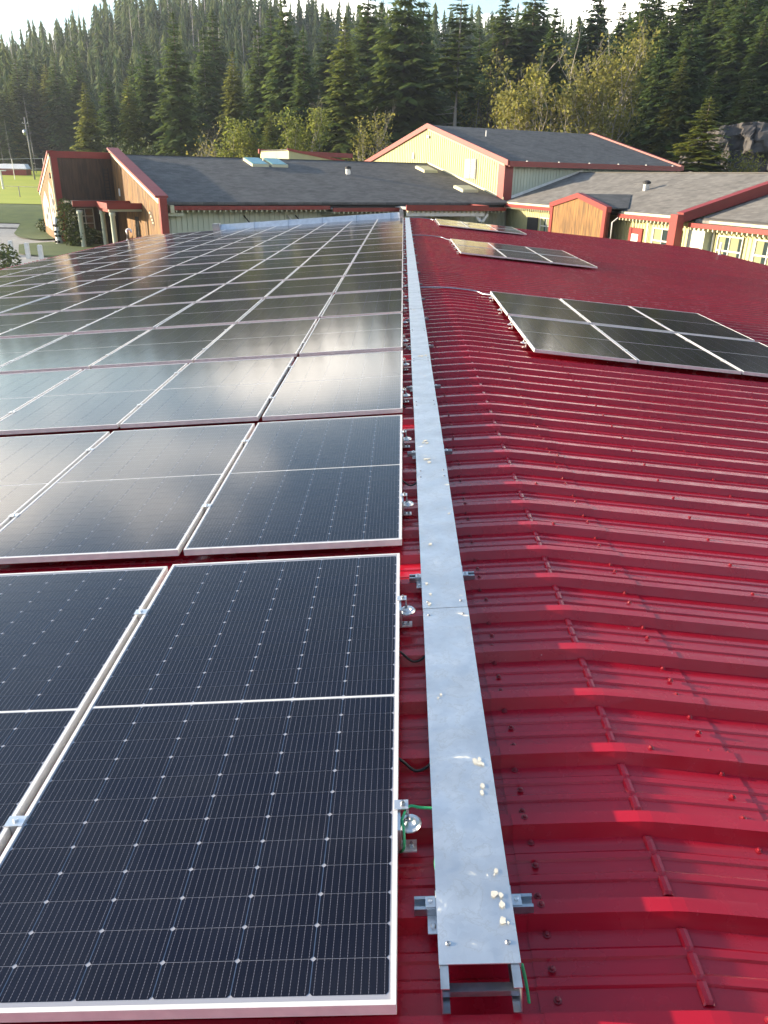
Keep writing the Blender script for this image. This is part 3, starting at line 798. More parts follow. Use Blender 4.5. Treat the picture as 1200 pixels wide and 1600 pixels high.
# entrance canopy, posts, window
cy0, cy1 = -9.6, -.12
MB().box(.35, A0-.36, -5.4, -.12, 3.42, 3.62).build('canopy_roof', 'shingle', hall)
MB().box(.30, A0-.37, -5.52, -5.41, 3.30, 3.74).build('canopy_fascia', 'trim', hall)
MB().box(2.25, A0-.36, -9.5, -5.54, 3.36, 3.56).build('canopy_roof', 'shingle', hall)
MB().box(2.18, A0-.37, -9.62, -9.505, 3.26, 3.70).build('canopy_fascia', 'trim', hall)
MB().box(2.14, 2.245, -9.62, -5.54, 3.26, 3.70).build('canopy_fascia', 'trim', hall)
MB().box(2.30, A0-.40, -9.45, -9.20, 3.08, 3.355).build('canopy_beam', 'sage', hall)
MB().box(2.30, 2.55, -9.19, -5.2, 3.02, 3.355).build('canopy_beam', 'trim', hall)
for (pa, pb) in ((2.55, -9.2), (2.5, -5.6), (.8, -5.2)):
    b = MB(); b.lathe([(.24, 0), (.22, .1), (.20, .3), (.19, 2.7), (.24, 2.75), (.24, 3.0)], 14, (pa, pb, .02)); b.build('column', 'sage', hall, True)
wn = MB().box(.72, 2.75, -.06, -.03, 1.1, 2.9).build('window', 'glass', hall)
for q in ((.66, .74), (1.35, 1.41), (2.05, 2.11), (2.73, 2.81)): MB().box(q[0], q[1], -.09, -.061, 1.05, 2.95).build('mullion', 'white', wn)
for q in (1.04, 1.7, 2.3, 2.9): MB().box(.66, 2.81, -.10, -.062, q, q+.06).build('transom', 'white', wn)
dr = MB().box(3.2, 4.3, -.07, -.03, .02, 2.3).build('door', 'dark', hall)
MB().box(3.55, 3.95, -.085, -.072, 1.2, 2.0).build('pane', 'glass', dr)
MB().box(A0-.42, A0-.355, -8.0, -6.9, .3, 2.6).build('door', 'dark', hall)
ld = MB()
for q in (0, .42): ld.box(4.0+q, 4.04+q, -.12, -.08, 3.7, 6.2)
for k in range(9): ld.box(4.0, 4.46, -.12, -.08, 3.8+k*.28, 3.83+k*.28)
ld.build('ladder', 'dark', hall)
MB().box(A0-.44, A0-.36, -2.3, -1.9, 4.0, 4.6).build('wall_box', 'white', hall)
# front wall under the eave with its lower fascia and rafter tails
MB().box(A0+.39, A1, -RUN+.55, -RUN+.75, 0, 3.72).build('front_wall', 'sage', hall)
MB().box(A0+.39, A1, -RUN+.30, -RUN+.54, 3.42, 3.75).build('eave_shade_band', 'dark', hall)  # near-black strip painting the shade under the roof edge
b = battens(lambda s: (0.0, 3.20), A0+.6, A1, .42, lambda b, s, z0, z1: b.box(s, s+.06, -RUN+.505, -RUN+.549, z0, z1))
b.build('battens', 'sage', hall, kind='stuff')
def lower_eave(parent, a0, a1, bf, zt, mt='trim', top='concrete', step=.42):
    MB().box(a0, a1, bf, bf+.10, zt-.30, zt).build('fascia', mt, parent)
    MB().box(a0, a1, bf+.102, bf+.95, zt-.14, zt-.03).build('soffit', top, parent)
    b = MB(); s = a0+.1
    while s < a1-.1: b.box(s, s+.10, bf+.02, bf+.55, zt-.45, zt-.31); s += step
    b.build('rafter_tails', 'creamtrim', parent, kind='stuff')
lower_eave(hall, A0+.7, 18.7, -RUN-.42, 3.70)
MB().box(A0+.40, A0+.69, -RUN-.45, -RUN+.5, 3.22, 3.74).build('eave_return', 'creamtrim', hall)
MB().box(A0+.30, A0+1.5, -RUN-.05, -RUN+.5, 2.98, 3.20).build('beam_end', 'sage', hall)
lower_eave(hall, 18.8, A1-1.0, -RUN-.75, 3.55)
b = MB(); b.hexa([(18.4, -RUN+.2, 2.95), (19.9, -RUN+.2, 2.95), (19.9, -RUN+.5, 2.95), (18.4, -RUN+.5, 2.95), (18.4, -RUN-.3, 3.24), (20.3, -RUN-.3, 3.24), (20.3, -RUN+.5, 3.24), (18.4, -RUN+.5, 3.24)]); b.build('beam_end', 'sage', hall)
for (w0, w1) in ((12.9, 15.1), (17.0, 19.6)):
    wn = MB().box(w0, w1, -RUN+.50, -RUN+.54, 1.2, 2.52).build('window', 'glass', hall)
    for q in (w0-.06, (w0+w1)/2-.04, w1-.02): MB().box(q, q+.08, -RUN+.46, -RUN+.499, 1.15, 2.58).build('mullion', 'sage', wn)
for a_ in (11.6, 15.3, 16.0):
    MB().bar((a_, -RUN+.5, 2.95), (a_+.45, -RUN-.25, 2.15), .07, .07).build('bracket', 'dark' if a_ != 15.3 else 'white', hall)
# skylights and vents on the hall roof
def on_roof(a_, b_): return RH+SL*b_
def skylight(parent, a0, a1, b0, b1, glass, fz, name='skylight'):
    z0, z1 = fz(a0, b0), fz(a0, b1)
    s = MB().hexa([(a0, b0, z0-.02), (a1, b0, z0-.02), (a1, b1, z1-.02), (a0, b1, z1-.02), (a0, b0, z0+.22), (a1, b0, z0+.22), (a1, b1, z1+.22), (a0, b1, z1+.22)]).build(name, 'creamtrim', parent)
    MB().hexa([(a0+.1, b0+.1, z0+.21), (a1-.1, b0+.1, z0+.21), (a1-.1, b1-.1, z1+.21), (a0+.1, b1-.1, z1+.21), (a0+.1, b0+.1, z0+.27), (a1-.1, b0+.1, z0+.27), (a1-.1, b1-.1, z1+.25), (a0+.1, b1-.1, z1+.25)]).build('pane', glass, s)
skylight(hall, 16.6, 18.2, -3.2, -.8, 'teal', on_roof); skylight(hall, 18.5, 20.1, -3.2, -.8, 'teal', on_roof)
skylight(hall, 34.6, 36.2, -4.0, -2.2, 'creamtrim', on_roof); skylight(hall, 34.4, 36.2, -11.2, -9.6, 'creamtrim', on_roof)
def roof_vent(parent, a_, b_, z):
    v = MB().box(a_-.16, a_+.16, b_-.16, b_+.16, z-.1, z+.45).build('roof_vent', 'strut', parent)
    MB().lathe([(.26, 0), (.30, .04), (.30, .16), (.10, .26)], 12, (a_+.03, b_, z+.452)).build('cowl', 'dark', v)
    MB().box(a_+.22, a_+.28, b_-.03, b_+.03, z-.15, z+.30).build('stay', 'white', v)
roof_vent(hall, 25.3, -5.2, on_roof(0, -5.2))

# gym ------------------------------------------------------------
gym = thing('gymnasium', 'tall gabled gym with cream siding, dark roof and red edges', 'building', (-30.38, 68.89, GZ), (0, 0, A_AZ))
GR, GE, GW, G0, G1 = 10.85, 7.45, 13.34, 37.5, 60.3
MB().prism([(G0, GW, 0), (G0, -GW, 0), (G0, -GW, GE), (G0, 0, GR), (G0, GW, GE)], (.2, 0, 0)).build('gable_wall', 'cream', gym)
MB().prism([(G1, GW, 0), (G1, -GW, 0), (G1, -GW, GE), (G1, 0, GR), (G1, GW, GE)], (-.2, 0, 0)).build('far_gable_wall', 'cream', gym)
MB().box(G0+.205, G1-.205, -GW, -GW+.2, 0, GE).build('side_wall', 'sage', gym)  # same siding as the gable, in its shaded tone
MB().box(G0+.205, G1-.205, GW-.2, GW, 0, GE).build('rear_wall', 'sage', gym)
b = battens(lambda s: (0 if abs(s) > GW else max(0, RH+SL*s+.1 if s < 0 else RH-.3*s), GE+(GR-GE)*(1-abs(s)/GW)-.25), -GW+.9, GW, .36, lambda b, s, z0, z1: b.box(G0-.05, G0-.001, s, s+.07, z0, z1))
b.build('battens', 'cream', gym, kind='stuff')
b = battens(lambda s: (3, GE-.3), G0+.9, G1-.5, .36, lambda b, s, z0, z1: b.box(s, s+.07, -GW-.05, -GW-.001, z0, z1))
b.build('battens', 'sage', gym, kind='stuff')
OV = .55
gs = (GR-GE)/GW
def gz(b_): return GR+.12-gs*abs(b_)
for s in (-1, 1):
    roof_slab('roof', [(G0-.02, s*.001, gz(0)), (G1+.02, s*.001, gz(0)), (G1+.02, s*(GW+OV), gz(GW+OV)), (G0-.02, s*(GW+OV), gz(GW+OV))][::s], .12, 'shingle', gym)
    for (x0, x1) in ((G0-.24, G0-.022), (G1+.022, G1+.5)):
        MB().prism([(x0, s*.002, gz(0)+.16), (x0, s*(GW+OV+.1), gz(GW+OV+.1)+.16), (x0, s*(GW+OV+.1), gz(GW+OV+.1)-.32), (x0, s*.002, gz(0)-.32)], (x1-x0, 0, 0)).build('rake_trim', 'trim', gym)
    MB().box(G0-.021, G1+.02, *sorted((s*(GW+OV+.002), s*(GW+OV+.14))), gz(GW+OV)-.42, gz(GW+OV)+.05).build('fascia', 'trim', gym)
MB().prism([(G0-.12, -.002, gz(0)-.33), (G0-.12, -GW, gz(GW)-.33), (G0-.12, -GW, gz(GW)-.50), (G0-.12, -.002, gz(0)-.50)], (.06, 0, 0)).build('rake_board', 'cream', gym)
MB().box(G0-.10, G0+.9, -GW-.14, -GW+.85, 3.9, GE-.12).build('corner_post', 'trim', gym)
# flashing where the lower roofs meet the walls
MB().prism([(G0-.09, -.2, RH+.02-.05), (G0-.09, -GW-.2, RH-SL*(GW+.2)-.0), (G0-.09, -GW-.2, RH-SL*(GW+.2)+.22), (G0-.09, -.2, RH+.22-.05)], (.04, 0, 0)).build('flashing', 'creamtrim', gym)
MB().prism([(G0+.2, -GW-.10, 4.05), (G0+9.6, -GW-.10, 6.7), (G0+9.6, -GW-.10, 6.95), (G0+.2, -GW-.10, 4.3)], (0, .06, 0)).build('flashing', 'white', gym)
vt = MB().box(G0-.10, G0-.052, -8.9, -7.0, 5.9, 7.7).build('louvre_vent', 'concrete', gym)
for k in range(11): MB().hexa([(G0-.15, -8.8, 6.02+k*.15), (G0-.15, -7.1, 6.02+k*.15), (G0-.101, -7.1, 6.09+k*.15), (G0-.101, -8.8, 6.09+k*.15), (G0-.15, -8.8, 6.05+k*.15), (G0-.15, -7.1, 6.05+k*.15), (G0-.101, -7.1, 6.12+k*.15), (G0-.101, -8.8, 6.12+k*.15)]).build('slat', 'sage', vt)
MB().box(G0-.16, G0-.101, -8.0, -7.9, 5.92, 7.68).build('mullion', 'creamtrim', vt)
MB().box(G0-.10, G0-.052, 2.6, 3.0, 7.75, 8.4).build('small_vent', 'creamtrim', gym)
MB().box(G0-.25, G0-.052, -.35, -.05, 9.75, 9.95).build('wall_lamp', 'strut', gym)
MB().tube([(G0-.06, -.45, 9.7), (G0-.06, -.45, 8.4)], .03, 6).build('conduit', 'strut', gym)
MB().tube([(G0+4.5, -4.0, gz(4)-.1), (G0+4.5, -4.0, gz(4)+.55)], .06, 8).build('vent_pipe', 'white', gym)
for k in range(6): MB().box(G0+2+k*3.9, G0+2.08+k*3.9, -GW-OV-.16, -GW-OV-.0, gz(GW+OV)+.052, gz(GW+OV)+.10).build('snow_clip', 'white', gym)

# low roof behind the hall
ann = thing('rear_annex', 'small cream shed-roofed annex with red edge behind the hall roof', 'building', (-30.38, 68.89, GZ), (0, 0, A_AZ))
MB().prism([(28.0, 15, 0), (39, 15, 0), (39, 15, 6.9), (38, 15, 7.0), (28.0, 15, 8.55)], (0, .2, 0)).build('wall', 'cream', ann)
MB().prism([(28.0, 15.201, 0), (28.0, 24, 0), (28.0, 24, 8.5), (28, 15.201, 8.5)], (.2, 0, 0)).build('wall', 'cream', ann)
roof_slab('roof', [(28.0, 15.02, 8.66), (39.0, 15.02, 7.0), (39.0, 24, 7.0), (28.0, 24, 8.66)], .1, 'shingle', ann)
MB().prism([(27.8, 14.9, 8.5), (39, 14.9, 6.82), (39, 14.9, 7.06), (27.8, 14.9, 8.76)], (0, .1, 0)).build('rake_trim', 'trim', ann)
MB().prism([(27.8, 23.9, 8.3), (41, 23.9, 8.1), (41, 23.9, 8.65), (27.8, 23.9, 8.80)], (0, .3, 0)).build('rear_parapet', 'trim', ann)

# right wing ------------------------------------------------------
R_AZ = radians(17.4)
wing = thing('classroom_wing', 'cream classroom wing with grey shingle roof and red eaves at right', 'building', (8.665, 76.718, GZ), (0, 0, R_AZ))
WE, WS, WR = 3.97, .30, 8.95
def wz(x): return WE+WS*x
def rpoly(name, pts, th, m_): return roof_slab(name, pts, th, m_, wing, ((0, 1, 0), (1, 0, 0)))
rpoly('roof', [(0, 6, wz(0)), (0, -27.6, wz(0)), (WR, -27.6, wz(WR)), (WR, 6, wz(WR))], .16, 'shingle2')
rpoly('rear_roof', [(WR+.002, 6, wz(WR)), (WR+.002, -44, wz(WR)), (18, -44, wz(0)), (18, 6, wz(0))], .16, 'shingle2')
z2 = -.22
rpoly('near_roof', [(.35, -28.2, wz(.35)+z2), (.35, -46, wz(.35)+z2), (WR, -46, wz(WR)+z2), (WR, -28.2, wz(WR)+z2)], .16, 'shingle2')
MB().box(WR-.1, WR+.12, -27.6, 6, wz(WR), wz(WR)+.05).build('ridge_cap', 'shingle2', wing)
# red parapet between the two roofs, with its post
MB().prism([(-.55, -28.15, wz(-.55)-.15), (-.55, -28.15, wz(-.55)+.42), (WR, -28.15, wz(WR)+.42), (WR, -28.15, wz(WR)-.25)], (0, .53, 0)).build('parapet', 'trim', wing)
MB().prism([(-.62, -28.22, wz(-.62)+.422), (-.62, -28.22, wz(-.62)+.47), (WR, -28.22, wz(WR)+.47), (WR, -28.22, wz(WR)+.422)], (0, .68, 0)).build('coping', 'trim', wing)
MB().box(-1.05, -.56, -28.30, -27.55, 0, wz(-.6)+.36).build('corner_post', 'trim', wing)
# walls
MB().box(.55, .75, -27.5, 5, 0, 3.75).build('front_wall', 'cream', wing)
MB().box(.55, .75, -46, -28.3, 0, 3.60).build('near_wall', 'cream', wing)
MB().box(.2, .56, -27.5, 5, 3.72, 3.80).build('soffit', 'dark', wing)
MB().box(.56, .9, -46, -28.3, 3.62, 4.0).build('eave_shade_band', 'dark', wing)  # near-black strip painting the shade under the near eave
b = battens(lambda s: (0, 3.5), -45.5, 4.5, .34, lambda b, s, z0, z1: b.box(.51, .549, s, s+.06, z0, z1))
b.build('battens', 'cream', wing, kind='stuff')
def side_eave(y0, y1, xf, zt):
    MB().box(xf, xf+.10, y0, y1, zt-.26, zt).build('fascia', 'trim', wing)
    MB().box(xf+.102, xf+.75, y0, y1, zt-.13, zt-.03).build('soffit', 'concrete', wing)
    b = MB(); s = y0+.1
    while s < y1-.1: b.box(xf-.02, xf+.6, s, s+.09, zt-.40, zt-.265); s += .42
    b.build('rafter_tails', 'creamtrim', wing, kind='stuff')
side_eave(-27.5, -20.3, -.25, 3.86); side_eave(-11.7, -1.0, -.25, 3.86); side_eave(-46, -28.35, -.25, 3.70)
MB().box(-.02, .06, -27.5, -20.3, wz(0)-.14, wz(0)+.03).build('gutter', 'creamtrim', wing)
MB().box(-.02, .06, -11.7, -.8, wz(0)-.14, wz(0)+.03).build('gutter', 'creamtrim', wing)
MB().box(.27, .349, -46, -29.6, wz(.35)+z2-.12, wz(.35)+z2+.02).build('gutter', 'creamtrim', wing)
MB().box(-.12, .50, -29.9, -28.32, 0, 3.40).build('alcove_wall', 'sage', wing)  # wing siding in its shaded tone
def window(y0, y1, z0, z1, mull, rails, x=.49):
    w_ = MB().box(x, x+.05, y0, y1, z0, z1).build('window', 'blind', wing)
    t = .075
    MB().box(x-.06, x-.001, y0-t, y0, z0-t, z1+t).build('jamb', 'wframe', w_); MB().box(x-.06, x-.001, y1, y1+t, z0-t, z1+t).build('jamb', 'wframe', w_)
    MB().box(x-.07, x-.002, y0, y1, z0-t, z0).build('sill', 'wframe', w_); MB().box(x-.06, x-.002, y0, y1, z1, z1+t).build('head', 'wframe', w_)
    ys_ = [y0]+mull+[y1]
    for q in mull: MB().box(x-.055, x-.003, q-.035, q+.035, z0, z1).build('mullion', 'wframe', w_)
    for q in rails: MB().box(x-.05, x-.004, y0, y1, q-.045, q+.045).build('transom', 'wframe', w_)
    for i in range(len(ys_)-1): MB().box(x-.006, x-.0045, ys_[i]+.02, ys_[i]+(.42 if i % 2 else .30)*(ys_[i+1]-ys_[i]), z0+.03, z1-.03).build('pane', 'glass', w_)
window(-26.8, -23.9, 1.5, 3.08, [-24.85, -25.85], [2.35]); window(-32.55, -30.5, 1.3, 3.05, [-31.5], [2.28]); window(-35.8, -33.7, 1.3, 3.05, [-34.7], [2.28])
window(-38.9, -36.9, 1.3, 3.05, [-37.9], [2.28])
for y_ in (-23.2, -30.05): MB().tube([(.42, y_, 0), (.42, y_, 3.45)], .06, 8).build('downspout', 'white', wing)
window(-9.5, -7.2, 1.5, 2.9, [-8.3], [2.3]); MB().box(.45, .52, -6.6, -4.6, 0, 2.9).build('door', 'dark', wing)
rd = MB().box(.40, .50, -22.6, -21.0, 0, 3.0).build('door', 'trim', wing); MB().box(.38, .399, -22.2, -21.4, 1.6, 2.6).build('pane', 'white', rd)
roof_vent(wing, 4.6, -16.0, wz(4.6))
# wooden gablet
gb = thing('wooden_gablet', 'small wooden plank gable with red frame in front of the right wing', 'gable', (8.665, 76.718, GZ), (0, 0, R_AZ))
gy0, gy1, ge, gp = -20.2, -11.8, 4.25, 5.05; gm = (gy0+gy1)/2
MB().prism([(-1.0, gy0, 0), (-1.0, gy1, 0), (-1.0, gy1, ge-.1), (-1.0, gm, gp-.1), (-1.0, gy0, ge-.1)], (.2, 0, 0)).build('backing_wall', 'woodd', gb)
npk = 21; pw = (gy1-gy0-.9)/npk
for k in range(npk):
    ya_, yb_ = gy0+.45+k*pw, gy0+.45+(k+1)*pw-.02
    top = lambda y_: ge-.28+(gp-ge)*(1-abs(y_-gm)/((gy1-gy0)/2))
    pts = [(0, ya_, .4), (0, yb_, .4), (0, yb_, top(yb_)), (0, ya_, top(ya_))]
    o = MB().prism(pts, (.05+random.uniform(0, .02), 0, 0)).build('plank', 'wood', gb); o.location = (-1.075, 0, 0)
for s, yy in ((-1, gy0), (1, gy1)):
    MB().box(-1.15, -.79, *sorted((yy, yy-s*.42)), 0, ge-.1).build('post', 'trim', gb)
    MB().prism([(-1.2, yy+s*.1, ge-.32), (-1.2, gm+s*.001, gp-.30), (-1.2, gm+s*.001, gp+.06), (-1.2, yy+s*.1, ge+.04)], (.42, 0, 0)).build('rake_trim', 'trim', gb)
    roof_slab('roof', [(-.779, yy, ge-.03), (-.779, gm+s*.001, gp), (3.4, gm+s*.001, gp), (.6, yy, ge-.03)][::-s], .08, 'shingle', gb)
MB().tube([(-.9, gy0-.6, 0), (-.9, gy0-.6, 3.3), (-.5, gy0-.6, 3.6)], .05, 8).build('downspout', 'white', gb)

# entrance canopy in the corner
cn = thing('entry_canopy', 'red edged entrance canopy on a pale forked column in the inner corner', 'canopy', (6.6, 70.2, GZ+.16), (0, 0, radians(22)))
MB().box(-7.6, 0, .10, 6.0, 3.30, 3.50).build('roof', 'concrete', cn)
MB().box(-7.6, 0.1, -.02, .098, 3.22, 3.66).build('fascia', 'trim', cn)
MB().box(.002, .10, .10, 7.5, 3.22, 3.66).build('fascia', 'trim', cn)
MB().box(-7.4, -.12, .25, .5, 2.78, 3.18).build('beam', 'white', cn); MB().box(-.4, -.12, .501, 7.0, 2.78, 3.18).build('beam', 'white', cn)
b = MB(); s = -7.4
while s < -.2: b.box(s, s+.1, .11, .6, 3.06, 3.215); s += .42
b.build('rafter_tails', 'creamtrim', cn, kind='stuff')
b = MB(); b.lathe([(.26, -.16), (.24, .2), (.21, .5), (.20, 2.3), (.25, 2.35)], 14, (-.3, .4, 0)); cl = b.build('column', 'sage', cn, True)
for d in ((-.7, 0), (.55, .0), (0, .7)): MB().bar((-.3, .4, 2.2), (-.3+d[0], .4+d[1], 2.95), .16, .2).build('fork', 'white', cl)
MB().box(-7.3, 4.5, 6.2, 6.4, -.16, 3.2).build('back_wall', 'sage', cn)
wn = MB().box(-.2, 2.6, 6.14, 6.19, .9, 2.5).build('window', 'glass', cn)
for q in (-.25, 1.15, 2.55): MB().box(q, q+.1, 6.1, 6.139, .85, 2.55).build('mullion', 'white', wn)
MB().box(-4.5, -1.2, 6.13, 6.19, 0, 2.4).build('doorway', 'dark', cn)

# ------------------------------------------------------------------ left foreground: drive, lawns, bollards, totem
def gp_(u, v, z): p = at_z(u, v, z); return (p.x, p.y)
def poly_px(pts, z): return [gp_(u, v, z) for (u, v) in pts]
sheet('driveway', [(-70, 40), (-13.5, 40), (-13.5, 57), (-29, 66), (-33, 72.5), (-36, 80.5), (-95, 80.5), (-95, 60)], .10, 'concrete', 'structure')
sheet('grass_island', poly_px([(22, 369), (36, 362), (60, 360.5), (84, 371), (84, 377), (60, 377), (34, 374)], -4.1), .22, 'bank', 'structure', 1.0)
sheet('lawn_verge', [(-29.3, 58), (-13.8, 50), (-13.8, 64), (-27, 68.2), (-31.5, 68.8), (-33, 66)], .18, 'bank', 'structure', 1.0)
sheet('grass_bank', [(-95, 80.8), (-33, 80.8), (-28, 86), (-28, 92.5), (-95, 92.5)], .14, 'bank', 'structure')
sheet('sports_field', [(-170, 92), (-20, 92), (-20, 192), (-170, 192)], .18, 'grass', 'structure', 4.0)
sheet('footpath', [(-95, 78.5), (-36, 78.5), (-36, 80.2), (-95, 80.2)], .20, 'concrete', 'structure', .5)
# kerb beside the hall
k0, k1 = at_z(60, 360, -4.0), at_z(86, 375, -4.1)
o = MB().bar((0, 0, .08), (k1.x-k0.x, k1.y-k0.y, .06), .35, .16).build('kerb', 'concrete'); o.location = (k0.x, k0.y, -4.1); tag(o, 'pale concrete kerb edging the planting beside the mural wall', 'kerb')
BL = MB().lathe([(.20, 0), (.20, 1.12), (.17, 1.18), (.0, 1.19)], 4).mesh('bollard', 'white')
for i, (u, v) in enumerate(((1.5, 401), (20, 403), (45.5, 407), (66, 411))):
    p = at_z(u, v, GZ); o = obj('bollard', BL, None, (p.x, p.y, ground(p.x, p.y)), (0, 0, pi/4+.2)); tag(o, ('leftmost white square bollard beside the driveway', 'second white square bollard from the left edge', 'third white square bollard from the left edge', 'white square bollard nearest the totem pole')[i], 'bollard', 'white bollards by the driveway')
# totem pole in front of the mural
p = at_z(93.5, 384, GZ); tp = thing('totem_pole', 'short carved pole painted white and black below the mural', 'totem pole', (p.x, p.y, ground(p.x, p.y)))
MB().lathe([(.27, 0), (.29, .4), (.24, .5), (.28, .85), (.31, 1.1), (.22, 1.3), (.26, 1.6), (.22, 1.9), (.18, 2.2), (.06, 2.3)], 14).build('post', 'white', tp, True)
for z, r in ((.32, .30), (.80, .29), (1.12, .32), (1.62, .27)):
    for a_ in ((-2.3, -1.35) if z < .5 or z > 1.4 else (-1.9, -.7)):
        b = MB(); b.lathe([(.0, -.12), (.13, -.07), (.15, 0), (.13, .07), (.0, .12)], 8, (r*cos(a_)*.85, r*sin(a_)*.85, z)); b.build('carving', 'dark', tp, True)
# utility pole with transformer
px_, py_ = at_dist(53, 186); up_ = thing('utility_pole', 'leaning wooden utility pole with grey transformer beyond the field', 'utility pole', (px_, py_, ground(px_, py_)))
MB().tube([(0, 0, -.5), (-.25, 0, 11.6)], [.17, .12], 8).build('pole', 'snag', up_, True)
MB().lathe([(.0, 0), (.28, 0), (.30, .9), (.1, 1.0)], 10, (-.55, -.2, 8.4)).build('transformer', 'strut', up_, True)
MB().box(-.9, .4, -.06, .06, 10.4, 10.55).build('crossarm', 'snag', up_)
for q in (-.8, .3): MB().lathe([(.05, 0), (.06, .1), (.02, .2)], 6, (q, 0, 10.55)).build('insulator', 'white', up_)
# fences
def fence(name, pts, h, label, step, mtl='strut', rails=(1.0,)):
    f_ = thing(name, label, 'fence', (pts[0][0], pts[0][1], ground(*pts[0])))
    o = Vector((pts[0][0], pts[0][1], ground(*pts[0]))); d = Vector((pts[1][0]-pts[0][0], pts[1][1]-pts[0][1])); n = int(d.length/step)
    tops = []
    for i in range(n+1):
        x, y = pts[0][0]+d.x*i/n, pts[0][1]+d.y*i/n; q = Vector((x, y, ground(x, y)))-o
        MB().tube([q+Vector((0, 0, -.3)), q+Vector((0, 0, h))], .06, 6).build('post', mtl, f_); tops.append(q)
    for r in rails: MB().tube([q+Vector((0, 0, h*r)) for q in tops], .035, 5).build('rail', mtl, f_)
    return f_
fence('field_fence', (at_dist(-20, 125), at_dist(72, 118)), 1.5, 'low fence crossing the bright sports field', 4.2, 'snag', (1.0,))
fence('ballpark_fence', (at_dist(-30, 183), at_dist(70, 190)), 4.0, 'tall wire fence along the far edge of the field', 6.0, 'white', (1.0, .5))
x_, y_ = at_dist(20, 200); sh = thing('dugout_shed', 'small red-brown shed with pale roof behind the ball field', 'shed', (x_, y_, ground(x_, y_)))
MB().box(-4, 3, 0, 2.5, 0, 1.5).build('wall', 'trim', sh); MB().prism([(-4.4, -.4, 1.5), (3.4, -.4, 1.5), (2.2, 1.2, 2.4), (-3.2, 1.2, 2.4)], (0, 2.0, .1)).build('roof', 'white', sh)
x_, y_ = at_dist(1.0, 150); lp = thing('light_pole', 'white pole at the left edge of the field', 'pole', (x_, y_, ground(x_, y_)))
MB().tube([(0, 0, -.3), (-.05, 0, 3.0)], .18, 8).build('pole', 'white', lp); MB().box(-.3, .9, -.15, .15, 2.9, 3.05).build('lamp_head', 'white', lp)

# ------------------------------------------------------------------ vegetation
rnd = random.Random(11)
def conifer_mesh(name, seed, R=0.19, base=.12, whorls=38, droop=.35, spray=6, mtl='fir', gap=.0, ragged=.45):
    """unit-height conifer crown; returns crown mesh"""
    r = random.Random(seed); b = MB()
    for wI in range(whorls):
        t = (wI+r.random()*.6)/whorls; z = base+(1-base)*t**.92
        if z > .985: continue
        u = (z-base)/(1-base)
        ln = R*((1-u)**.80*.97+.03)*(.55+.45*min(1, u*5+.45))
        nb = 9 if u < .8 else 6
        a0 = r.random()*6.28
        for k in range(nb):
            if r.random() < gap: continue
            a = a0+2*pi*k/nb+r.uniform(-.35, .35); l = ln*r.uniform(1-ragged, 1+ragged*.55)
            dx, dy = cos(a), sin(a); dr = droop*r.uniform(.5, 1.5)*(1-.55*u); lift = .35*u
            ns_ = max(3, int(spray*(1-.5*u)))
            for s in range(ns_):
                f = (s+.7)/ns_
                zx = z+l*(lift*f-dr*f*f)
                px, py = dx*l*f, dy*l*f
                tw = l*(.50-.28*f)*r.uniform(.7, 1.25)+.006
                for side in (-1, 1):
                    aa = a+side*r.uniform(.5, 1.1); ex, ey = cos(aa)*tw, sin(aa)*tw
                    hz = -tw*r.uniform(.15, .75); wd = tw*r.uniform(.26, .42)
                    nx_, ny_ = -sin(aa)*wd, cos(aa)*wd
                    i = len(b.v)
                    b.v += [(px, py, zx), (px+ex*.55+nx_, py+ey*.55+ny_, zx+hz*.35-wd*.3), (px+ex, py+ey, zx+hz), (px+ex*.55-nx_, py+ey*.55-ny_, zx+hz*.35-wd*.5)]
                    b.f.append((i, i+1, i+2, i+3))
            # tip
            i = len(b.v); tz = z+l*(lift-dr); wd = l*.10
            b.v += [(dx*l*.75-dy*wd, dy*l*.75+dx*wd, z+l*(lift*.75-dr*.56)), (dx*l*1.1, dy*l*1.1, tz-l*.06), (dx*l*.75+dy*wd, dy*l*.75-dx*wd, z+l*(lift*.75-dr*.56)-wd*.5)]
            b.f.append((i, i+1, i+2))
    for k in range(5):  # leader
        a = r.random()*6.28; i = len(b.v); b.v += [(0, 0, 1.0), (cos(a)*.012, sin(a)*.012, .955), (cos(a+1.5)*.012, sin(a+1.5)*.012, .95)]; b.f.append((i, i+1, i+2))
    return b.mesh(name, mtl)
def trunk_mesh(r0=.011, mtl='bark', dead=0, seed=1):
    b = MB(); r = random.Random(seed)
    b.tube([(0, 0, -.04), (0, 0, .3), (.003, 0, .7), (0, 0, .99)], [r0, r0*.8, r0*.4, .0012], 7)
    for k in range(dead):
        z = r.uniform(.06, .85); a = r.random()*6.28; l = r.uniform(.03, .09)*(1-z*.6)
        b.tube([(0, 0, z), (cos(a)*l, sin(a)*l, z+r.uniform(-.02, .012))], [.0018, .0006], 3)
    return b.mesh('trunk', mtl)
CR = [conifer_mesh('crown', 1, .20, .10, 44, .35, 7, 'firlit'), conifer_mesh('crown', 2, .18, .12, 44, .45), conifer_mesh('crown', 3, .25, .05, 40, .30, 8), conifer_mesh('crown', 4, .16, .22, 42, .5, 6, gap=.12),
      conifer_mesh('crown', 5, .20, .38, 30, .4, 7, gap=.15, ragged=.55), conifer_mesh('crown', 6, .28, .04, 34, .22, 8), conifer_mesh('crown', 7, .19, .07, 46, .55, 7)]
SPARSE = conifer_mesh('crown', 8, .10, .55, 22, .3, 5, gap=.3, ragged=.5)
TR = [trunk_mesh(.011, 'bark', 26, 3), trunk_mesh(.009, 'snag', 30, 4)]
CRD = conifer_mesh('crown', 2, .18, .12, 44, .45, 6, 'firlit')
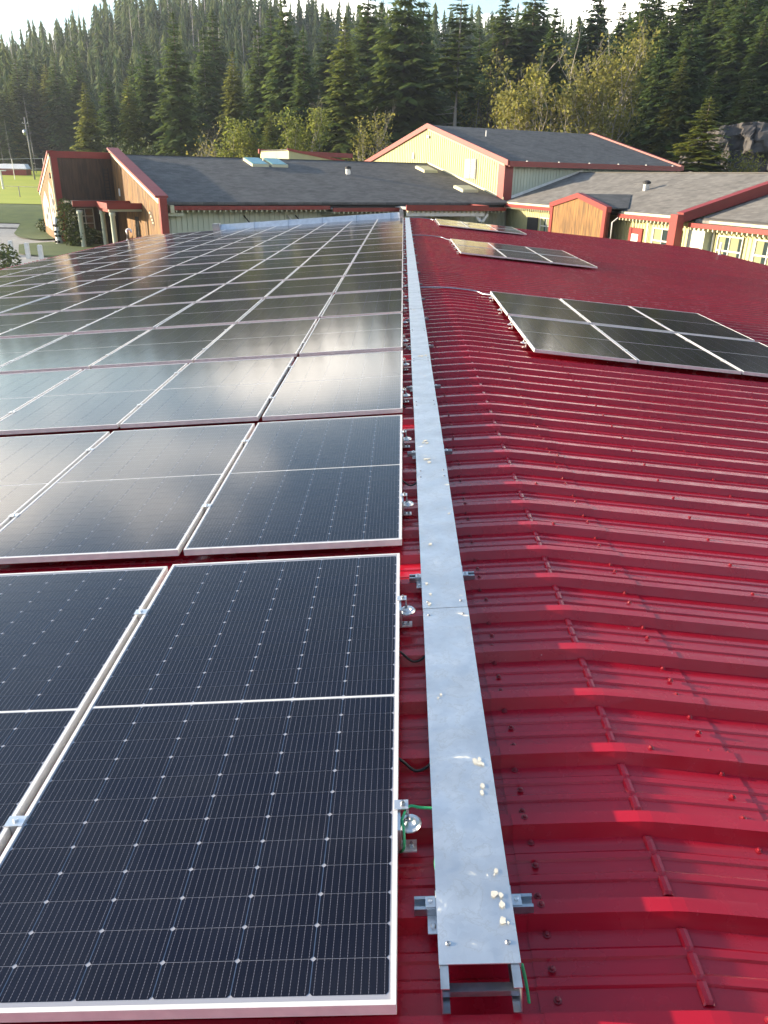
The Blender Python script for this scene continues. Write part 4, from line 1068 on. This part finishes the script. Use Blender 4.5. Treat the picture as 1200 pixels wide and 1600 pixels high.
def conifer(u, dist, top=None, h=None, kind=0, label='', group=None, trunk=0, widen=1.0):
    x, y = at_dist(u, dist); z = ground(x, y)
    if h is None: h = z_at(u, top, dist)-z
    t = thing('conifer_tree', label, 'tree', (x, y, z), (rnd.uniform(-.02, .02), rnd.uniform(-.02, .02), rnd.uniform(0, 6.28)), group)
    t.scale = (h*widen*1.18, h*widen*1.18, h)
    obj('crown', CR[kind] if kind < 90 else SPARSE, t); obj('trunk', TR[trunk], t)
    return t
FG = 'conifers at the forest edge behind the school'
front = [  # u, dist, top v, kind, trunk, widen, look
    (148, 150, 128, 0, 1, .95, 'sunlit conifer with pale trunk, leftmost of the front trees behind the hall'),
    (183, 155, 112, 1, 0, 1.0, 'brown-topped conifer beside the leftmost front tree'),
    (212, 148, 120, 0, 0, .9, 'narrow sunlit conifer right of the brown-topped tree'),
    (243, 152, 66, 2, 0, .85, 'broad yellow-green conifer left of the skylights'),
    (288, 140, 18, 1, 0, .95, 'tall dark conifer rising left of the skylights'),
    (326, 165, 40, 3, 1, 1.0, 'slim conifer with pale trunk above the skylights'),
    (372, 145, 78, 0, 1, .85, 'shorter sunlit conifer with long pale trunk above the skylights'),
    (412, 158, 32, 3, 1, 1.0, 'slender conifer with bare pale lower trunk right of the skylights'),
    (455, 150, -10, 2, 0, .8, 'tall deep green conifer left of the bright one'),
    (478, 138, 40, 6, 0, .9, 'mid-height conifer standing left of the brightest front conifer'),
    (541, 132, 22, 0, 1, 1.0, 'brightest sunlit conifer with white trunk left of the gym gable'),
    (572, 160, -40, 6, 0, 1.0, 'very tall dark conifer just left of the gym gable'),
    (628, 140, -60, 2, 0, .95, 'huge dark conifer directly above the gym gable peak'),
    (706, 136, -20, 90, 1, 1.5, 'tall conifer with long bare trunk behind the gym roof'),
    (652, 150, -30, 6, 0, .9, 'dark conifer between the huge one and the bare-trunked one'),
    (776, 160, -10, 4, 0, 1.1, 'high-crowned conifer against the sky left of the autumn trees'),
    (810, 165, -30, 4, 0, 1.2, 'open-crowned conifer above the left autumn tree'),
    (850, 150, 10, 2, 0, .9, 'dense conifer between the two autumn trees'),
    (905, 165, -40, 6, 0, 1.0, 'very tall conifer behind the right autumn tree'),
    (975, 150, -20, 5, 0, .9, 'broad layered conifer right of the right autumn tree'),
    (1010, 135, 60, 2, 0, .8, 'mid-height conifer above the right end of the gym'),
    (1040, 130, 85, 0, 0, .9, 'pointed conifer left of the small sunlit tree'),
    (1062, 160, -30, 5, 0, .9, 'tall layered conifer left of the top right giant'),
    (1120, 142, -20, 5, 0, 1.0, 'giant layered conifer above the rock outcrop'),
    (1175, 138, -40, 5, 0, 1.0, 'giant layered conifer at the top right edge'),
    (1195, 128, 70, 2, 0, 1.0, 'bushy conifer at the right edge above the rock'),
    (1150, 126, 105, 2, 0, 1.1, 'short dense conifer standing on top of the rock'),
    (1095, 128, 110, 6, 0, 1.1, 'short conifer behind the small sunlit tree'),
    (700, 175, 60, 1, 0, 1.0, 'mid-height dark conifer behind the bare trunk'),
    (740, 168, 40, 6, 0, 1.0, 'dark conifer left of the left autumn tree'),
    (512, 170, 15, 1, 0, 1.0, 'dark conifer left behind the brightest one'),
    (595, 175, 0, 1, 0, 1.0, 'dark narrow conifer behind the gym gable slope'),
    (225, 172, 90, 1, 0, 1.0, 'dark conifer behind the yellow-green one'),
    (345, 178, 10, 6, 0, 1.0, 'dark tall conifer behind the slim pale-trunked tree'),
    (433, 172, 5, 6, 0, 1.0, 'dark conifer behind the slender bare-trunked one'),
    (392, 138, 150, 2, 0, 1.0, 'small young conifer among the yellow bushes'),
    (425, 132, 172, 0, 0, 1.1, 'smallest young conifer beside the yellow bush'),
    (880, 172, 30, 1, 0, 1.0, 'dark conifer in the gap between autumn trees'),
    (940, 175, 0, 6, 0, 1.1, 'dark conifer directly behind the right autumn tree'),
]
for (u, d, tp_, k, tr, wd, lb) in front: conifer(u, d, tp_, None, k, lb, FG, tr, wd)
NUM = 'first second third fourth fifth sixth seventh eighth ninth tenth eleventh twelfth thirteenth fourteenth fifteenth sixteenth seventeenth eighteenth'.split()
# left forest edge across the field
for i in range(16):
    u = -25+i*11+rnd.uniform(-3, 3); d = rnd.uniform(215, 250)
    conifer(u, d, None, rnd.uniform(17, 27), rnd.choice((0, 1, 2, 6)), 'hazy conifer across the sports field, %s from the left edge' % NUM[i], 'conifers across the sports field')
for t in [o for o in bpy.data.objects if o.get('group') == 'conifers across the sports field']:
    t['label'] = t['label']
SL_ = 'first second third fourth fifth sixth seventh eighth ninth tenth eleventh twelfth thirteenth fourteenth fifteenth sixteenth seventeenth eighteenth nineteenth twentieth'.split()
for i in range(20):
    u = 985+i*12.5+rnd.uniform(-3, 3); d = rnd.uniform(132, 178)
    conifer(u, d, None, rnd.uniform(14, 24), rnd.choice((2, 5, 2, 6, 1)), 'dense conifer on the wooded right slope, %s from the slope\'s left end' % SL_[i], 'conifers on the right slope', 0, rnd.uniform(.95, 1.2))
# bare snags
SN = trunk_mesh(.008, 'snag', 60, 9)
for (u, d, tv, bv, lb) in ((57, 205, 150, 0, 'dead grey conifer with bare twigs behind the utility pole'), (8, 208, 195, 0, 'leaning bare grey trunk at the left edge'), (21, 210, 185, 0, 'second bare grey trunk from the left edge'), (735, 140, 150, 0, 'thin bare stem right of the long bare trunk')):
    x, y = at_dist(u, d); z = ground(x, y); h = z_at(u, tv, d)-z
    t = thing('dead_tree', lb, 'tree', (x, y, z), (0, rnd.uniform(-.06, .0), rnd.uniform(0, 6)), 'dead trees'); t.scale = (h, h, h); obj('trunk', SN, t)

# far hillside forest: one mass
far = MB()
LOW = []
for sd_ in range(4):
    r = random.Random(40+sd_); P = []; Fc = []; rr_ = (.15, .19, .23, .17)[sd_]
    for wI in range(16):
        z = .06+.94*wI/16; u = (z-.06)/.94; ln = rr_*(1-u)**(.7+.2*(sd_ % 2))+.008; a0 = r.random()*6.28; nb = 7
        for k in range(nb):
            a = a0+2*pi*k/nb+r.uniform(-.3, .3); l = ln*r.uniform(.65, 1.25); i = len(P); wq = .42
            P += [(0, 0, z+.05), (cos(a-wq)*l*.62, sin(a-wq)*l*.62, z-.012), (cos(a)*l, sin(a)*l, z-.045*r.uniform(.4, 1.6)), (cos(a+wq)*l*.62, sin(a+wq)*l*.62, z-.02)]
            Fc.append((i, i+1, i+2, i+3))
    LOW.append((P, Fc))
cnt = 0
for i in range(9000):
    x = rnd.uniform(-250, 170); y = rnd.uniform(188, 430)
    hh = hill(x, y)
    ang = math.degrees(atan2(x-CAM.x, y-CAM.y))
    if ang < -29 or ang > 27 or hh < 1.5: continue
    if y < 200 and x < -35: continue
    if ang < -12 and hypot(x, y) < 235: continue
    P, Fc = LOW[i % 4]; h = rnd.uniform(9, 23)*(1.2 if rnd.random() < .1 else 1); a = rnd.uniform(0, 6.28); wq_ = h*rnd.uniform(.8, 1.35); ca, sa = cos(a)*wq_, sin(a)*wq_; z = ground(x, y)
    lx, ly = rnd.uniform(-.03, .03)*h, rnd.uniform(-.03, .03)*h
    i0 = len(far.v); far.v += [(x+ca*p[0]-sa*p[1]+lx*p[2], y+sa*p[0]+ca*p[1]+ly*p[2], z+h*p[2]) for p in P]; far.f += [tuple(i0+q for q in f) for f in Fc]; cnt += 1
    if cnt >= 3600: break
tag(far.build('hillside_forest', 'fard'), 'hazy conifer forest covering the hill behind the school', 'forest', kind='stuff')
bk = MB()  # trees out of view, added to darken reflections on the rib sides
for i in range(1500):
    x = rnd.uniform(-260, 260); y = rnd.uniform(-235, -72)
    P, Fc = LOW[i % 4]; h = rnd.uniform(15, 26); a = rnd.uniform(0, 6.28); ca, sa = cos(a)*h*1.3, sin(a)*h*1.3; z = ground(x, y)
    i0 = len(bk.v); bk.v += [(x+ca*p[0]-sa*p[1], y+sa*p[0]+ca*p[1], z+h*p[2]) for p in P]; bk.f += [tuple(i0+q for q in f) for f in Fc]
tag(bk.build('sky_blocking_forest', 'fard'), 'unseen conifer forest added behind the viewer to block low sky', 'forest', kind='stuff')
# grey snags standing in the hillside forest
sg = MB()
for i in range(100):
    u = rnd.uniform(-10, 420); d = rnd.uniform(290, 400); x, y = at_dist(u, d); z = ground(x, y)
    if hill(x, y) < 15: continue
    h = rnd.uniform(14, 25); sg.tube([(x, y, z), (x+rnd.uniform(-.5, .5), y, z+h)], [.22, .05], 4)
tag(sg.build('hillside_snags', 'snag'), 'grey dead trunks standing in the hillside forest', 'dead trees', kind='stuff')
# understory between the trunks behind the school
def leafcloud(b, c, rx, rz_, n, size, r, flat=.6):
    for k in range(n):
        while True:
            q = (r.uniform(-1, 1), r.uniform(-1, 1), r.uniform(-1, 1))
            if .25 < q[0]**2+q[1]**2+q[2]**2 < 1: break
        p = Vector((c[0]+q[0]*rx, c[1]+q[1]*rx, c[2]+q[2]*rz_)); s = size*r.uniform(.6, 1.4)
        d1 = Vector((r.uniform(-1, 1), r.uniform(-1, 1), r.uniform(-flat, flat))).normalized()*s; d2 = d1.cross(Vector((r.uniform(-1, 1), r.uniform(-1, 1), r.uniform(-1, 1)))).normalized()*s*.55
        i = len(b.v); b.v += [tuple(p-d1), tuple(p+d2), tuple(p+d1), tuple(p-d2)]; b.f.append((i, i+1, i+2, i+3))
us = MB()
for i in range(420):
    u = rnd.uniform(90, 1240); d = rnd.uniform(128, 200)
    x, y = at_dist(u, d); z = ground(x, y); s = rnd.uniform(1.2, 3.4)
    leafcloud(us, (x, y, z+s*.6), s, s*.9, 90, .38, rnd)
tag(us.build('understory', 'shrub'), 'dark brush filling the forest edge behind the school', 'undergrowth', kind='stuff')

# broadleaf trees ---------------------------------------------------
def broadleaf(u, dist, topv, basev, spread, seed, label, mtl, bark='birch', leaves=5200, lsize=.26, bare=.0, stems=5, name='autumn_tree', group=None, bias=0.0):
    r = random.Random(seed); x, y = at_dist(u, dist); z = ground(x, y); h = z_at(u, topv, dist)-z
    t = thing(name, label, 'tree', (x, y, z), (0, 0, 0), group)
    tb = MB(); tips = []
    def grow(p, d, l, rad, lev):
        n = 4; pts = [p]; q = Vector(p); dd = Vector(d)
        for k in range(n):
            dd = (dd+Vector((r.uniform(-.16, .16), r.uniform(-.16, .16), r.uniform(-.02, .14)))).normalized(); q = q+dd*(l/n); pts.append(q.copy())
        tb.tube(pts, [rad*(1-.55*k/n) for k in range(n+1)], 5 if lev < 2 else 3, caps=False)
        if lev >= 1: tips.extend(pts[2:])
        if lev < 3:
            for k in range(r.choice((3, 4)) if lev else 5):
                j = r.randint(1, n); a = r.uniform(0, 6.28); e = Vector((cos(a)*.75, sin(a)*.75, r.uniform(.25, .9))).normalized()
                grow(pts[j], (dd*.55+e*.65).normalized(), l*r.uniform(.42, .62), rad*.42, lev+1)
    for s in range(stems):
        a = 2*pi*s/stems+r.random(); lean = r.uniform(.08, .34)*spread
        grow(Vector((cos(a)*.4, sin(a)*.4, -.2)), Vector((cos(a)*lean, sin(a)*lean, 1)).normalized(), h*r.uniform(.5, .66), h*.011, 0)
    tb.build('trunk', bark, t)
    lb = MB()
    cl = [q for q in tips if r.random() > bare and (bias == 0 or r.random() < .5+.5*math.tanh(-(q.x)*bias))]
    for k in range(leaves):
        c = r.choice(cl); p = c+Vector((r.gauss(0, .55), r.gauss(0, .55), r.gauss(0, .45)))
        if p.z < h*.05 or p.z > h*1.03: continue
        s = lsize*r.uniform(.6, 1.4); d1 = Vector((r.uniform(-1, 1), r.uniform(-1, 1), r.uniform(-.9, .3))).normalized()*s; d2 = d1.cross(Vector((r.uniform(-1, 1), r.uniform(-1, 1), r.uniform(-1, 1)))).normalized()*s*.6
        i = len(lb.v); lb.v += [tuple(p-d1), tuple(p+d2), tuple(p+d1), tuple(p-d2)]; lb.f.append((i, i+1, i+2, i+3))
    lb.build('crown', mtl, t)
    return t
broadleaf(822, 122, 58, 215, 1.3, 21, 'autumn tree with pale bare limbs on its right, behind the gym roof', 'alder', bias=.25, leaves=3400)
broadleaf(940, 124, 52, 215, 1.1, 22, 'yellow-green autumn tree above the far end of the gym ridge', 'alder', leaves=4200)
broadleaf(905, 118, 120, 215, 1.2, 27, 'shorter yellow-green leafy tree left below the right autumn tree', 'alder', leaves=2800)
CR.append(conifer_mesh('crown', 14, .20, .05, 34, .35, 7, 'bush'))  # brighter leaf colour stands in for sunlight on this crown
conifer(1088, 103, 150, None, 7, 'small bright sunlit conifer beside the right end of the gym', FG, 0, 1.75)
broadleaf(745, 150, 90, 215, .9, 25, 'thin brownish tree behind the gym roof', 'alder', 'bark', 1500, .25)
for (u, d, tv, sd_, lb_, ml, n) in ((385, 112, 188, 31, 'bright yellow-green bush behind the skylights', 'bush', 4200), (330, 116, 192, 32, 'nearly leafless grey-brown bush left of the bright bush', 'alder', 350), (468, 114, 172, 33, 'large yellow bush between hall roof and brightest conifer', 'bush', 4600), (572, 118, 182, 34, 'brownish bush at the left foot of the gym gable', 'alder', 1600), (1150, 104, 235, 35, 'small golden bush below the rock', 'alder', 900), (215, 112, 215, 39, 'low bush behind the wooden entrance', 'shrub', 1500)):
    broadleaf(u, d, tv, 250, .9, sd_, lb_, ml, 'birch', n, .18, stems=4, name='bush', group='bushes at the forest edge')
# planting by the mural and near the left eave
def shrub(u, v, zb, rx, hz, n, label, size=.12, ml='shrub'):
    p = at_z(u, v, zb); z = ground(p.x, p.y)
    t = thing('shrub', label, 'shrub', (p.x, p.y, z), (0, 0, 0), 'shrubs by the school entrance'); r = random.Random(int(u*7+v))
    b = MB(); leafcloud(b, (0, 0, hz*.55), rx, hz*.55, n, size, r); b.build('foliage', ml, t)
    b = MB()
    for k in range(6): b.tube([(0, 0, 0), (r.uniform(-.7, .7)*rx, r.uniform(-.7, .7)*rx, hz*r.uniform(.5, .9))], [.03, .01], 4)
    b.build('stem', 'bark', t)
shrub(112, 388, GZ, .9, 3.6, 900, 'tall thin shrub growing against the red corner post'); shrub(128, 388, GZ, 1.3, 1.8, 900, 'rounded shrub under the entrance window')
shrub(146, 385, GZ, 1.0, 1.3, 600, 'low grey-green shrub beside the entrance columns'); shrub(78, 366, -4.0, 1.2, 1.2, 500, 'dark low shrub along the kerb by the mural')
shrub(14, 424, GZ, .8, 1.5, 260, 'leggy shrub rising behind the bollards at the left eave'); shrub(2, 428, GZ, .8, 1.3, 260, 'low shrub at the left edge below the roof')
# rock outcrop -------------------------------------------------------
def rock(u, d, wdt, hgt, dep, seed, label):
    r = random.Random(seed); x, y = at_dist(u, d); z = ground(x, y); b = MB(); nxx, nzz = 60, 22
    import mathutils
    for j in range(nzz+1):
        for i in range(nxx+1):
            s, t_ = i/nxx*2-1, j/nzz
            q = Vector((s*wdt*1.3, t_*hgt*2, seed))
            n1 = mathutils.noise.fractal(q*.28, 1.0, 2.0, 5); n2 = mathutils.noise.cell(Vector((s*wdt*.7+t_*1.5, t_*hgt*.35, seed)))
            b.v.append((s*wdt+n1*.7, -dep*(1-s*s)*(1-t_)*.6+t_*dep*.8+n1*1.6+n2*1.3, t_*hgt*(1-.35*abs(s)**3)+n1*.5-.6))
    for j in range(nzz):
        for i in range(nxx): b.f.append((j*(nxx+1)+i, j*(nxx+1)+i+1, (j+1)*(nxx+1)+i+1, (j+1)*(nxx+1)+i))
    o = b.build('rock_outcrop', 'rock'); o.location = (x, y, z); o.rotation_euler = (0, 0, -.35); return tag(o, label, 'rock')
rock(1172, 112, 8.5, 9.0, 4.5, 3, 'dark fractured rock face at the right edge above the wing roof')
rock(1140, 103, 3.5, 1.6, 2.0, 8, 'low pale rubble pile below the rock face')

# ------------------------------------------------------------------ the hazy evening air
hz = MB().box(-900, 900, -400, 900, -8, 92)
hm = bpy.data.materials.new('haze_air'); hm.use_nodes = True; ht = hm.node_tree; ht.nodes.clear()
ho = ht.nodes.new('ShaderNodeOutputMaterial'); hv = ht.nodes.new('ShaderNodeVolumePrincipled')
hv.inputs['Color'].default_value = (0.80, 0.88, 1.0, 1); hv.inputs['Density'].default_value = 0.00024; hv.inputs['Anisotropy'].default_value = 0.55
ht.links.new(hv.outputs[0], ho.inputs['Volume'])
tag(hz.build('haze', hm), 'thin bluish haze in the evening air', 'haze', kind='stuff')
